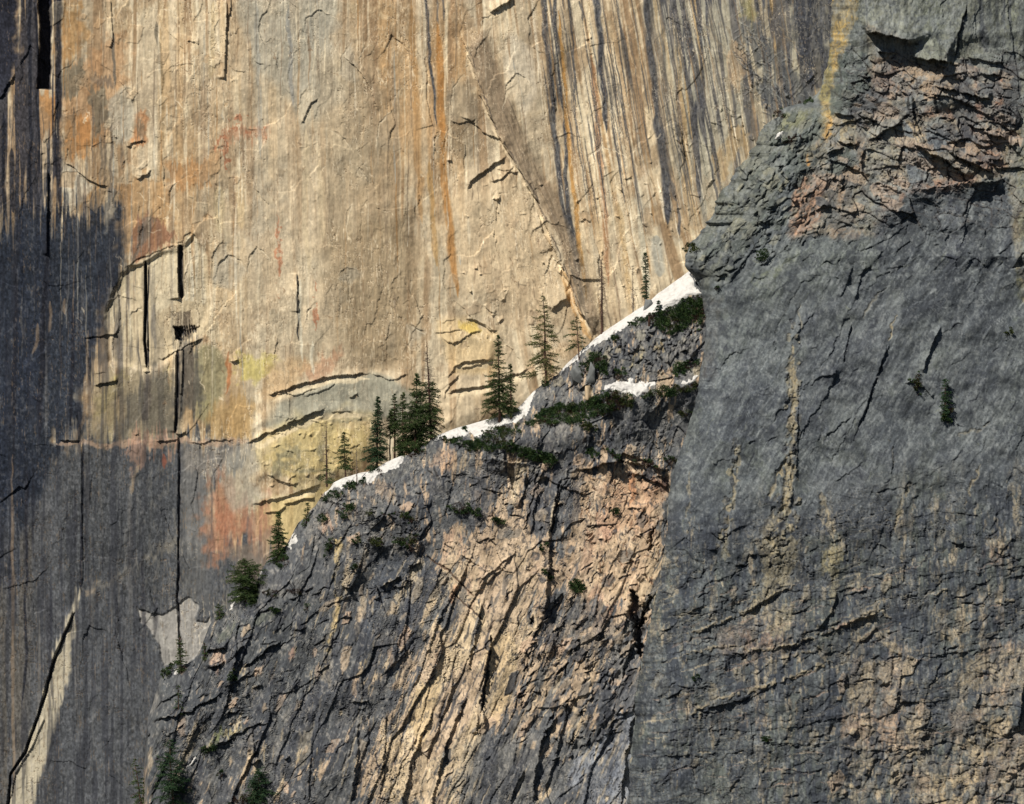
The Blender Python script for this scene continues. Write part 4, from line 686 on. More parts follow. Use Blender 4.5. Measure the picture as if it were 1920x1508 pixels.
# ================================================================== the buttress on the right
B = Face(1130, 2070, -110, 1650)
X, Y = B.X, B.Y
ED = [(-140, 1566), (0, 1562), (100, 1553), (183, 1538), (192, 1515), (200, 1478), (212, 1458), (235, 1440), (255, 1422), (300, 1396), (335, 1374), (400, 1338), (445, 1306), (462, 1289), (480, 1284), (500, 1282), (510, 1292), (520, 1306), (545, 1315), (600, 1324), (650, 1322), (700, 1312), (760, 1302), (800, 1290), (870, 1268), (900, 1257), (1000, 1250), (1080, 1238), (1130, 1228), (1180, 1215), (1230, 1206), (1300, 1193), (1400, 1187), (1508, 1178), (1650, 1165)]
ey_ = np.array([p[0] for p in ED], np.float32); ex_ = np.array([p[1] for p in ED], np.float32)
def edge(py):
    py = np.asarray(py, np.float32); j = 0.5 - .38 * ss(200, 170, py) + 0.8 * ss(560, 470, py) + 1.6 * ss(190, 230, py) * ss(480, 440, py) + .5 * ss(1000, 1200, py)
    return np.interp(py, ey_, ex_) + j * (4.0 * (fb(py / 10, py * 0, 601, 3) - 0.5) + 5 * (fb(py / 30, py * 0 + 5, 602, 3) - 0.5))
E_ = np.maximum(X - edge(Y), 0)
u, v = rot(X, Y, -62)          # u across the grain of the slab, v along it
b0 = fb(X / 130, Y / 110, 615, 4); b1 = fb(X / 36, Y / 34, 616, 4); b2 = fb(X / 12, Y / 12, 617, 3)
sl = fb((u + 22 * (b1 - .5)) / 60, (v + 30 * b0) / 9, 618, 3, rot=False)
t1 = fb(X / 15, Y / 120, 619, 3, rot=False); t2 = fb(X / 5, Y / 60, 620, 3, rot=False)
C = B.C; C[...] = np.array([90, 94, 94], np.float32) / 255
mixc(C, (108, 111, 110), .8 * ss(.45, .75, sl * .6 + b1 * .4)); mixc(C, (70, 73, 79), .8 * ss(.5, .75, b0 * .5 + .5 * fb(X / 60, Y / 44, 621, 4)))
mixc(C, (98, 102, 90), .5 * ss(.55, .7, fb(X / 50, Y / 60, 622, 4)))
LOW = ss(900, 1060, Y + 0.15 * (X - 1280) + 60 * (b0 - .5))
tanw = blobs(B, [(1460, 1060, 50, 90, .55), (1560, 1010, 30, 50, .6), (1640, 1250, 60, 60, .5), (1650, 1380, 70, 80, .6), (1880, 1260, 90, 60, 1.0), (1880, 1430, 70, 90, 1.0), (1770, 1480, 60, 60, .8), (1340, 1370, 70, 50, .35), (1790, 1170, 40, 40, .4), (1890, 1000, 40, 60, .45), (1440, 1200, 50, 40, .4), (1560, 1130, 40, 60, .2), (1700, 1010, 30, 50, .15), (1300, 1330, 60, 30, .3), (1660, 1460, 60, 50, .4), (1560, 1490, 60, 30, .3), (1330, 1080, 40, 80, .15)])
f1 = fb((X + .1 * Y) / 7, Y / 34, 661, 4, .6, rot=False); f2 = fb(X / 3, Y / 12, 662, 3, .6); vv = .30 * t1 + .26 * f1 + .18 * f2 + .26 * b1 + .34 * tanw - .045 - .05 * ss(1750, 1500, X)
mixc(C, (158, 145, 122), .85 * LOW * ss(.575, .61, vv)); mixc(C, (186, 167, 138), .8 * LOW * ss(.66, .76, vv)); mixc(C, (60, 64, 72), .7 * LOW * ss(.56, .68, fb(X / 10, Y / 90, 623, 3, rot=False)) * (1 - ss(.56, .62, vv)))
pk = blobs(B, [(1420, 1200, 50, 30, 1), (1370, 1340, 60, 30, .8), (1660, 1350, 60, 60, .7), (1680, 1230, 20, 30, .8), (1890, 1200, 40, 90, .5), (1850, 1450, 20, 60, .6), (1860, 1040, 30, 20, .6)])
mixc(C, (174, 134, 112), .6 * LOW * pk.clip(0, 1) * ss(.5, .6, vv + .06 * b2))
# upper country: rough red and tan blocks below a smooth olive wall
OL = (128, 128, 114); RD = (172, 118, 92); TN = (164, 144, 118); SLT = (106, 110, 110); DK = (66, 69, 72)
big = [
    ([(1598, -120), (2080, -120), (2080, 420), (1905, 340), (1880, 120), (1862, 140), (1780, 125), (1720, 112), (1705, 78), (1660, 58), (1630, 50), (1602, 38)], OL, .95, 5, 5),
    ([(1630, -120), (1660, -120), (1664, 50), (1640, 45)], (150, 148, 132), .4, 6, 3), ([(1700, -120), (1790, -120), (1770, 100), (1725, 95)], (116, 120, 104), .5, 14, 8),
    ([(1620, 45), (1660, 60), (1705, 75), (1712, 110), (1790, 118), (1890, 140), (1905, 330), (1880, 340), (1700, 350), (1640, 440), (1600, 445), (1580, 440), (1480, 450), (1500, 330), (1560, 200), (1590, 110), (1615, 100)], (150, 137, 117), .92, 6, 6),
    ([(1562, -120), (1612, -120), (1606, 20), (1596, 60), (1580, 110), (1566, 200), (1556, 260), (1535, 250), (1535, 160), (1556, 80)], (186, 156, 98), .95, 3, 6), ([(1530, 150), (1556, 90), (1560, 190), (1530, 192)], (148, 122, 78), .8, 4, 4),
    ([(1594, 60), (1625, 45), (1628, 108), (1600, 112), (1588, 100)], (84, 86, 80), .9, 4, 4), ([(1572, 105), (1625, 100), (1640, 150), (1618, 190), (1600, 215), (1556, 215), (1560, 160)], (88, 94, 88), .92, 4, 6),
    ([(1660, 120), (1690, 130), (1680, 170), (1660, 200), (1610, 240), (1575, 225), (1625, 170)], (84, 84, 86), .85, 7, 6),
    ([(1630, 115), (1700, 100), (1705, 160), (1690, 175), (1640, 160)], (176, 128, 102), .6, 7, 9), ([(1700, 120), (1780, 130), (1780, 175), (1700, 175)], (164, 138, 112), .6, 6, 6), ([(1640, 160), (1720, 160), (1700, 190), (1670, 185)], (170, 122, 98), .55, 7, 9),
    ([(1696, 185), (1712, 180), (1714, 215), (1700, 222)], SLT, .85, 2, 2), ([(1725, 178), (1760, 178), (1770, 200), (1730, 200)], (126, 126, 118), .7, 3, 3), ([(1725, 200), (1780, 205), (1790, 225), (1730, 215)], (176, 118, 94), .7, 4, 5), ([(1726, 215), (1770, 222), (1775, 240), (1728, 235)], (128, 126, 116), .8, 3, 3),
    ([(1735, 240), (1770, 240), (1787, 258), (1780, 284), (1760, 285), (1740, 272)], (100, 104, 106), .95, 2, 2), ([(1706, 215), (1718, 225), (1738, 262), (1740, 285), (1770, 292), (1765, 298), (1735, 285), (1712, 270), (1700, 245)], (172, 152, 122), .9, 2, 3),
    ([(1693, 222), (1705, 235), (1715, 275), (1735, 290), (1760, 310), (1765, 330), (1720, 352), (1705, 345), (1692, 290)], (110, 115, 118), .95, 2, 3), ([(1730, 300), (1765, 315), (1765, 345), (1730, 350)], (150, 140, 120), .5, 8, 5),
    ([(1785, 160), (1825, 165), (1840, 220), (1825, 300), (1800, 260), (1790, 220)], (78, 78, 80), .75, 6, 7), ([(1800, 105), (1822, 110), (1822, 160), (1800, 168), (1795, 130)], (78, 78, 80), .9, 4, 4),
    ([(1825, 130), (1862, 140), (1860, 185), (1830, 180)], (134, 134, 126), .8, 3, 4), ([(1825, 130), (1838, 132), (1836, 175), (1825, 172)], (172, 118, 92), .7, 4, 4), ([(1862, 135), (1880, 140), (1876, 230), (1862, 230)], (146, 108, 88), .8, 4, 5),
    ([(1825, 190), (1880, 200), (1880, 240), (1830, 220)], (104, 98, 94), .7, 5, 6), ([(1828, 195), (1840, 198), (1838, 225), (1828, 220)], (178, 112, 84), .6, 4, 5), ([(1820, 240), (1880, 245), (1885, 320), (1830, 310)], (162, 126, 104), .75, 5, 7), ([(1800, 230), (1830, 250), (1840, 300), (1800, 290)], (70, 70, 74), .7, 6, 7),
    ([(1898, 85), (1912, 130), (1916, 250), (1880, 250), (1878, 130), (1885, 110)], (80, 80, 80), .9, 3, 4), ([(1880, 250), (1935, 240), (1960, 600), (1912, 560), (1898, 420), (1890, 340)], (134, 122, 98), .85, 5, 6), ([(1905, 260), (1950, 240), (1950, 500), (1918, 500)], (116, 118, 98), .6, 6, 8), ([(1905, 500), (1918, 520), (1922, 560), (1912, 560)], (150, 146, 100), .6, 3, 4),
    ([(1605, 300), (1640, 300), (1655, 400), (1640, 440), (1600, 440), (1595, 370)], (134, 130, 114), .7, 6, 5), ([(1655, 335), (1690, 345), (1690, 360), (1670, 400), (1650, 410)], (158, 156, 144), .8, 4, 4), ([(1670, 320), (1695, 335), (1693, 358), (1668, 352)], (168, 166, 154), .85, 2, 3),
    ([(1615, 240), (1690, 235), (1692, 300), (1660, 320), (1620, 310)], (148, 142, 124), .7, 6, 5), ([(1605, 250), (1620, 260), (1618, 320), (1600, 320)], (178, 128, 98), .7, 5, 5), ([(1700, 355), (1740, 345), (1800, 320), (1830, 340), (1800, 365), (1740, 362), (1700, 372), (1665, 400), (1640, 440), (1630, 440), (1660, 385)], (160, 124, 104), .7, 8, 11),
    ([(1500, 330), (1545, 320), (1548, 360), (1540, 400), (1530, 420), (1490, 450), (1474, 440), (1490, 370)], (170, 136, 112), .9, 5, 8), ([(1512, 270), (1555, 270), (1556, 310), (1540, 325), (1512, 320)], (140, 106, 74), .85, 4, 5), ([(1515, 285), (1520, 310), (1512, 315)], (200, 140, 74), .8, 2, 2), ([(1552, 220), (1560, 225), (1560, 260), (1550, 265), (1540, 250)], (196, 152, 92), .8, 3, 4),
    ([(1565, 218), (1600, 222), (1606, 260), (1600, 270), (1570, 262)], (156, 142, 114), .9, 3, 4), ([(1560, 280), (1606, 280), (1610, 300), (1590, 325), (1556, 330), (1550, 310)], (92, 98, 92), .85, 4, 6), ([(1548, 330), (1600, 325), (1600, 430), (1560, 440), (1550, 390)], (94, 92, 88), .7, 6, 6, ), ([(1572, 330), (1584, 330), (1578, 395), (1570, 390)], (164, 138, 112), .8, 3, 3),
    ([(1556, 430), (1620, 430), (1610, 450), (1560, 452)], (170, 124, 96), .6, 4, 5), ([(1615, 310), (1660, 320), (1650, 440), (1610, 430)], (124, 122, 112), .6, 4, 4),
    ([(1430, 240), (1460, 210), (1530, 195), (1550, 215), (1545, 260), (1480, 330), (1420, 420), (1370, 520), (1320, 540), (1290, 470), (1360, 350)], (112, 112, 100), .75, 8, 10), ([(1470, 215), (1530, 200), (1500, 235), (1460, 250)], (136, 134, 100), .7, 6, 6), ([(1500, 240), (1540, 220), (1500, 300), (1480, 340), (1470, 300)], (80, 88, 84), .6, 8, 6),
    ([(1400, 470), (1470, 450), (1560, 455), (1640, 440), (1660, 500), (1560, 560), (1440, 620), (1350, 700), (1340, 560)], (112, 116, 110), .55, 18, 12), ([(1430, 520), (1500, 470), (1480, 500), (1400, 560)], (130, 134, 100), .5, 6, 8),
    ([(1640, 440), (1665, 395), (1700, 372), (1760, 362), (1830, 358), (1890, 340), (1898, 440), (1905, 560), (1880, 640), (1700, 560), (1645, 500)], (72, 75, 78), .85, 8, 8), ([(1780, 370), (1790, 380), (1810, 480), (1780, 540), (1770, 470)], (60, 62, 70), .7, 7, 7),
    ([(1500, 560), (1700, 560), (1750, 700), (1740, 900), (1600, 1000), (1500, 900)], (98, 100, 101), .4, 24, 12), ([(1750, 560), (1900, 620), (1920, 900), (1780, 960)], (84, 87, 89), .6, 20, 10),
    ([(1300, 560), (1350, 560), (1340, 700), (1310, 720)], (110, 92, 80), .3, 8, 5), ([(1880, 120), (1925, 60), (1930, 0), (1960, -120), (1900, -120), (1900, 0)], (112, 114, 92), .8, 6, 5), ([(1910, 0), (1940, 0), (1940, 240), (1915, 150)], (44, 46, 46), .6, 6, 5)]
for p, c, a, s_, rg in big:
    if c[0] - c[2] > 60 and c[1] < 132: c = (c[0] - 10, c[1] + 10, c[2] + 14); a *= .85
    poly(B, p, c, a, s_, rg, 14)
for x, yb, L_, w_ in ((1836, -80, 170, 4), (1852, -60, 130, 3), (1866, -60, 160, 3.5), (1878, -60, 190, 3), (1891, -60, 150, 2.5), (1842, 40, 60, 8), (1664, -80, 120, 1.5), (1680, -80, 140, 1.5), (1620, -80, 130, 1.5)):
    line(B, [(x, yb), (x + 3, yb + L_ / 2), (x + 8, yb + L_)], w_, (54, 56, 60), .75, .3, 2, 30)
W = (slice(0, int(250 / STEP)), slice(int(470 / STEP), B.nx)); q = fb(X[W] / 6, Y[W] / 160, 640, 3, rot=False); mixc(C[W], (150, 150, 136), .5 * ss(.55, .7, q) * ss(135, 90, Y[W])); mixc(C[W], (98, 100, 90), .5 * ss(.55, .7, fb(X[W] / 9, Y[W] / 190, 641, 3, rot=False)) * ss(135, 90, Y[W]))
for k_, (sa, sb), c1_, c2_ in ((1, (70, 26), .56, .66), (2, (34, 12), .58, .68)):
    n_ = fb((u + 20 * b1) / sa, (v + 20 * b2) / sb, 690 + k_, 4, .6); mixc(C, (122, 125, 123), .5 * ss(c1_, c2_, n_) * (1 - LOW)); n_ = fb((u + 20 * b1) / sa, (v + 20 * b2) / sb, 790 + k_, 4, .6); mixc(C, (64, 67, 71), .42 * ss(c1_, c2_, n_) * ss(380, 480, Y))
# pale veins and chutes of the slab
VE = (168, 150, 116)
for pts, w_, a in (([(1486, 640), (1482, 690), (1488, 720), (1484, 780), (1488, 820), (1478, 880), (1476, 930), (1462, 980)], 7, .8), ([(1484, 700), (1490, 760)], 9, .5), ([(1384, 830), (1380, 890), (1374, 930), (1366, 980), (1352, 1010)], 4, .75), ([(1468, 870), (1456, 905), (1444, 935)], 4.5, .85), ([(1490, 875), (1478, 920), (1468, 960), (1452, 1000)], 6, .85), ([(1448, 960), (1440, 1000), (1450, 1030)], 12, .5),
    ([(1680, 590), (1670, 620), (1664, 645)], 2, .8), ([(1669, 823), (1676, 845), (1674, 880)], 1.6, .6), ([(1705, 905), (1690, 950), (1680, 990)], 5, .6), ([(1540, 920), (1548, 960), (1560, 1000)], 4, .6), ([(1840, 870), (1820, 920), (1814, 950)], 2.4, .7), ([(1295, 880), (1292, 930), (1288, 1000)], 2, .5), ([(1470, 1160), (1440, 1130), (1420, 1150), (1380, 1170)], 2, .3), ([(1360, 1005), (1358, 1030), (1366, 1045)], 5, .7),
    ([(1500, 570), (1500, 620)], 3, .4), ([(1660, 540), (1640, 560), (1620, 600)], 3, .3), ([(1865, 780), (1850, 800), (1790, 820)], 3, .35)):
    line(B, pts, w_, VE, a, .25, 5, 12, -.3, brk=0.25)
for pts, w_, a in (([(1284, 1190), (1330, 1175), (1400, 1145), (1450, 1115), (1490, 1098)], 3, .8), ([(1290, 1225), (1360, 1210), (1430, 1222), (1500, 1205), (1560, 1180), (1640, 1150)], 3, .7), ([(1290, 1340), (1350, 1310), (1420, 1290), (1500, 1265), (1560, 1240)], 4, .75), ([(1430, 1245), (1500, 1225), (1540, 1215)], 3, .6), ([(1560, 1180), (1610, 1160), (1650, 1145), (1670, 1160)], 5, .7), ([(1610, 1205), (1640, 1180), (1690, 1230)], 6, .6), ([(1680, 1400), (1740, 1405), (1700, 1420)], 3, .6), ([(1560, 1465), (1620, 1478)], 3, .7), ([(1870, 1130), (1905, 1125)], 3, .7), ([(1750, 1115), (1780, 1105)], 2, .7), ([(1560, 1400), (1640, 1405), (1690, 1400)], 4, .5)):
    line(B, pts, w_, (172, 154, 122), a, .1, 4, 9, .4, brk=.2)
for p, c, a in (([(1425, 1010), (1440, 1005), (1490, 1005), (1497, 1015), (1490, 1060), (1480, 1090), (1440, 1130), (1400, 1150), (1425, 1110), (1430, 1060)], (164, 148, 114), .6), ([(1545, 1030), (1565, 1020), (1585, 1035), (1570, 1060), (1540, 1080)], (170, 156, 116), .7), ([(1350, 1005), (1360, 1005), (1366, 1045), (1350, 1050)], (150, 144, 122), .7), ([(1440, 1180), (1470, 1130), (1490, 1140), (1475, 1190), (1445, 1195)], (164, 150, 120), .7), ([(1560, 1060), (1575, 1060), (1565, 1130), (1555, 1130)], (160, 148, 116), .7),
    ([(1585, 1300), (1600, 1250), (1640, 1240), (1645, 1300), (1620, 1330), (1590, 1330)], (166, 150, 124), .7), ([(1578, 1330), (1600, 1340), (1690, 1360), (1700, 1390), (1580, 1400)], (168, 142, 118), .7), ([(1655, 1290), (1675, 1230), (1700, 1235), (1690, 1300), (1680, 1340), (1655, 1330)], (158, 140, 120), .65), ([(1850, 1225), (1925, 1215), (1925, 1290), (1860, 1290), (1850, 1250)], (150, 138, 118), .85), ([(1810, 1240), (1850, 1220), (1850, 1290), (1815, 1290)], (154, 138, 112), .7), ([(1850, 1350), (1895, 1340), (1885, 1400), (1830, 1440), (1800, 1400), (1830, 1380)], (178, 158, 126), .8), ([(1750, 1460), (1840, 1440), (1835, 1508), (1820, 1560), (1750, 1560)], (184, 162, 128), .85), ([(1880, 1380), (1925, 1350), (1925, 1450), (1870, 1440)], (146, 128, 110), .7),
    ([(1780, 1330), (1820, 1330), (1815, 1380), (1780, 1390)], (136, 122, 108), .7), ([(1840, 1340), (1850, 1320), (1905, 1320), (1890, 1350)], (122, 124, 118), .6), ([(1340, 1180), (1400, 1165), (1410, 1220), (1350, 1230)], (146, 124, 106), .4), ([(1600, 1420), (1620, 1405), (1640, 1420), (1620, 1470)], (140, 132, 112), .6)):
    poly(B, p, c, a, 3, 5, 10, 8, 4)
r = random.Random(771)
for i in range(520):     # long sweeping grain
    x = r.uniform(1290, 1960); y = r.uniform(440, 980); L = r.uniform(20, 110); A = math.radians(64 + 10 * math.sin(x / 90) + r.gauss(0, 5))
    line(B, [(x, y), (x - math.cos(A) * L * .5, y + math.sin(A) * L * .5), (x - math.cos(A + .15) * L, y + math.sin(A + .15) * L)], r.uniform(.6, 2.6), r.choice(((118, 121, 120), (126, 128, 126), (76, 80, 84), (70, 74, 78), (84, 87, 88))), r.uniform(.15, .45), .45, 3, 26)
r = random.Random(778)
for i in range(60):      # broad darker runs along the grain
    x = r.uniform(1330, 1930); y = r.uniform(460, 920); L = r.uniform(60, 200); A = math.radians(64 + 10 * math.sin(x / 90) + r.gauss(0, 6))
    line(B, [(x, y), (x - math.cos(A) * L * .5, y + math.sin(A) * L * .5), (x - math.cos(A + .2) * L, y + math.sin(A + .2) * L)], r.uniform(3, 9), (66, 70, 74) if r.random() < .7 else (118, 121, 119), r.uniform(.2, .4), .5, 6, 20, soft=.9)
for i in range(70):      # wisps of pale scratches
    x = r.uniform(1310, 1900); y = r.uniform(480, 1000); A = math.radians(r.choice((50, 30, 145, 120, 70)) + r.gauss(0, 12)); n_ = r.randint(5, 13)
    for j in range(n_):
        x2 = x + r.gauss(0, 9); y2 = y + r.gauss(0, 9); L = r.uniform(6, 24); B_ = A + r.gauss(0, .12)
        line(B, [(x2, y2), (x2 - math.cos(B_) * L * .5, y2 + math.sin(B_) * L * .5), (x2 - math.cos(B_ + .25) * L, y2 + math.sin(B_ + .25) * L)], r.uniform(.5, .95), (150, 153, 150), r.uniform(.3, .65), .4, 1.6, 10)
chips(B, 150, [(1476, 600), (1500, 600), (1500, 980), (1440, 1060), (1440, 960), (1470, 900)], ((170, 154, 122), (150, 138, 112), (96, 92, 84), (54, 54, 56)), 3.2, .4, 51, 80, 1.5)
chips(B, 60, [(1374, 820), (1388, 820), (1372, 1000), (1340, 1040), (1356, 960)], ((160, 148, 118), (120, 112, 96), (60, 60, 60)), 3, .3, 52, 80, 1.6)
UC = ((176, 150, 124), (172, 152, 128), (164, 152, 134), (168, 146, 126), (92, 92, 92), (112, 110, 104), (128, 122, 112))
chips(B, 120, [(1600, 110), (1700, 110), (1790, 120), (1890, 140), (1900, 330), (1700, 345), (1640, 430), (1560, 430), (1500, 430), (1560, 230)], UC, 8, .5, 53, -16, 1.8)
chips(B, 110, [(1440, 230), (1540, 200), (1550, 300), (1480, 440), (1320, 540), (1290, 480)], ((128, 126, 112), (104, 108, 100), (80, 84, 80), (142, 138, 118)), 6, .35, 54, 50, 2.0)
chips(B, 330, [(1230, 1060), (1460, 1000), (1600, 980), (1925, 1000), (1925, 1508), (1190, 1508)], ((166, 150, 124), (148, 136, 114), (126, 120, 108), (104, 105, 102), (66, 68, 72), (80, 83, 86)), 5, .3, 55, 80, 2.2)
chips(B, 150, [(1560, 1230), (1700, 1230), (1760, 1430), (1925, 1200), (1925, 1508), (1560, 1508)], ((184, 164, 134), (168, 146, 122), (150, 136, 116), (70, 72, 76), (110, 108, 102)), 8, .45, 56, 70, 1.6)
for i in range(420):     # pale flecks of the lower wall
    x = r.uniform(1200, 1925); y = r.uniform(1000, 1508); L = r.uniform(3, 18)
    line(B, [(x, y), (x + r.uniform(-4, 3), y + L)], r.uniform(.6, 1.5), r.choice(((186, 170, 140), (170, 156, 130), (150, 148, 138))), r.uniform(.4, .85), .4, 1.5, 8)
r = random.Random(77)
for i in range(420):     # scratches along the slab
    x = r.uniform(1270, 1910); y = r.uniform(470, 1010); A = math.radians(r.choice((60, 60, 60, 150, 20)) + r.gauss(0, 16)); L = r.uniform(6, 34)
    if x < 1330 and y < 620: continue
    line(B, [(x, y), (x - math.cos(A) * L * .5, y + math.sin(A) * L * .5), (x - math.cos(A + .2) * L, y + math.sin(A + .2) * L)], r.uniform(.5, 1.3), r.choice(((134, 136, 136), (126, 128, 128), (62, 65, 72), (60, 62, 68), (110, 112, 92))), r.uniform(.25, .6), .4, 2.5, 12)
for i in range(330):     # thin crumbly bands, rising to the right
    x = r.uniform(1190, 1920); y = r.uniform(1060, 1500); L = r.uniform(12, 80); s_ = .38 - .3 * ss(1250, 1400, np.float32(y)) + r.gauss(0, .08); s_ = float(s_)
    line(B, [(x, y), (x + L * .5, y - s_ * L * .5), (x + L, y - s_ * L)], r.uniform(.6, 1.8), r.choice(((176, 160, 132), (160, 148, 124), (48, 50, 54), (50, 50, 52), (168, 140, 120))), r.uniform(.35, .8), .4, 3, 10, r.choice((0, -.15)))
for i in range(420):     # drip streaks on the lower wall
    x = r.uniform(1200, 1920); y = r.uniform(980, 1500); L = r.uniform(8, 50)
    line(B, [(x, y), (x + r.uniform(-3, 2), y + L)], r.uniform(.7, 2.2), r.choice(((56, 60, 68), (60, 62, 68), (140, 132, 114), (112, 113, 110), (120, 114, 102))), r.uniform(.25, .65), .4, 2.5, 14)

# ---- relief of the buttress
H = B.H
base = np.interp(Y, [-110, 60, 120, 190, 350, 440, 480, 900, 1650], [2, 3, 1.0, 5, 9, 12, 16, 27, 44]).astype(np.float32)
base = base + (4 * ss(1540, 1580, X) - 2.0) * ss(240, 160, Y)
H += base - 8.0 * np.exp(-E_ / 16.0) - 4 * np.exp(-E_ / 60.0)
H += 3.2 * (b0 - .5) + 1.1 * (fb(X / 60, Y / 50, 650, 4) - .5)
H += .22 * (sl - .5) + .07 * (b2 - .5)
up = ss(470, 400, Y) * ss(60, 130, Y) * ss(1500, 1620, X)           # blocky red zone
le = ss(560, 480, Y) * (1 - up) * ss(190, 230, Y)                    # lichened ribs on the left
cr = LOW
wx = X + 9 * (b1 - .5); wy = Y + 8 * (fb(X / 26, Y / 30, 651, 3) - .5); u2, v2 = rot(wx, wy, 14)
dx, dy, c1, c2, c3, e = cells(u2 / 50, v2 / 30, 61); H += up * (1.6 * c1 + .8 * dx * (c2 - .5) + 1.0 * dy * (c3 - .3)); mixc(C, (60, 54, 52), up * .6 * ss(.09, 0, e))
dx, dy, c1, c2, c3, e = cells(u2 / 14, v2 / 10, 66); H += up * (.45 * c1 + .5 * dy * (c3 - .5)) + LOW * .2 * c1; 
u3, v3 = rot(wx, wy, -16)
dx, dy, c1, c2, c3, e = cells(u3 / 60, v3 / 46, 71); H += LOW * (.5 * c1 + .6 * dx * (c2 - .5) + .7 * dy * (c3 - .4)); mixc(C, (50, 52, 56), LOW * .35 * ss(.06, 0, e))
dx, dy, c1, c2, c3, e = cells(u3 / 18, v3 / 22, 76); H += LOW * (.35 * c1 + .5 * dx * (c2 - .5) + .5 * dy * (c3 - .5)); mixc(C, (56, 58, 62), LOW * .35 * ss(.10, 0, e))
u4, v4 = rot(wx, wy, -40); dx, dy, c1, c2, c3, e = cells(u4 / 30, v4 / 14, 81); H += le * (.8 * c1 + .9 * dx * (c2 - .5) + .9 * dy * (c3 - .5))
dx, dy, c1, c2, c3, e = cells((u + 30 * b1) / 170, (v + 8 * b2) / 58, 86); H += (1 - LOW) * (1 - up) * (.28 * c1 + 1.1 * dy * (c2 - .5))
H += .07 * (fb(X / 5, Y / 7, 653, 3) - .5) + .4 * (t1 - .5) * LOW + .15 * (t2 - .5) * LOW + .3 * (fb(X / 13, Y / 200, 655, 3, rot=False) - .5) * ss(130, 90, Y)
pm = ss(.38, .58, fb(X / 70, Y / 60, 680, 3))
slab = (1 - LOW) * (1 - up) * (1 - le)
for A_, B_, wd_, k_, h_, msk in ((44, 8, .04, 681, .12, slab), (18, 3.6, .07, 684, .05, slab)):
    n_ = fb((u + 12 * b2) / A_, (v + 9 * b1) / B_, k_, 4, .6, rot=False); m_ = ss(wd_, 0, np.abs(n_ - .5)) * msk * (.3 + .7 * pm); mixc(C, (58, 62, 66), .42 * m_); H -= h_ * m_
    m_ = ss(wd_, 0, np.abs(n_ - .5 - wd_ * 1.7)) * msk * (1 - pm * .6); mixc(C, (140, 143, 141), .34 * m_)
n_ = fb(X / 11 + Y / 40, Y / 9, 687, 4, .6); m_ = ss(.035, 0, np.abs(n_ - .5)) * slab; mixc(C, (142, 145, 143), .3 * m_); m_ = ss(.035, 0, np.abs(n_ - .57)) * slab; mixc(C, (58, 61, 66), .22 * m_)
u5, v5 = rot(X + 8 * (b2 - .5), Y, -15)
for A_, B_, wd_, k_, h_ in ((60, 16, .016, 691, .5), (24, 7, .03, 694, .22)):
    n_ = fb(u5 / A_, v5 / B_, k_, 4, .6, rot=False); m_ = ss(wd_, 0, np.abs(n_ - .5)) * LOW * (.3 + .7 * pm); mixc(C, (44, 46, 50), .75 * m_); H -= h_ * m_
    m_ = ss(wd_, 0, np.abs(n_ - .5 + wd_ * 1.6)) * LOW * pm; mixc(C, (168, 154, 128), .5 * m_)
for A_, B_, wd_, k_, h_ in ((7, 34, .03, 697, .18), (3.6, 15, .05, 700, .08)):
    n_ = fb(X / A_, Y / B_, k_, 4, .6, rot=False); m_ = ss(wd_, 0, np.abs(n_ - .5)) * (LOW + .7 * up) * (1 - .5 * pm); mixc(C, (50, 52, 57), .6 * m_.clip(0, 1)); H -= h_ * m_
    m_ = ss(wd_, 0, np.abs(n_ - .54)) * LOW * pm; mixc(C, (150, 144, 128), .4 * m_)
u6, v6 = rot(X + 8 * (b2 - .5), Y, -45)
n_ = fb(u6 / 22, v6 / 6, 703, 4, .6, rot=False); m_ = ss(.035, 0, np.abs(n_ - .5)) * le; mixc(C, (54, 58, 58), .6 * m_); H -= .25 * m_; m_ = ss(.02, 0, np.abs(n_ - .54)) * le; mixc(C, (140, 142, 128), .45 * m_)
u7, v7 = rot(X + 8 * (b2 - .5), Y, 16)
n_ = fb(u7 / 26, v7 / 8, 706, 4, .6, rot=False); m_ = ss(.026, 0, np.abs(n_ - .5)) * up; mixc(C, (50, 46, 46), .7 * m_); H -= .4 * m_; m_ = ss(.02, 0, np.abs(n_ - .47)) * up; mixc(C, (184, 168, 144), .4 * m_)
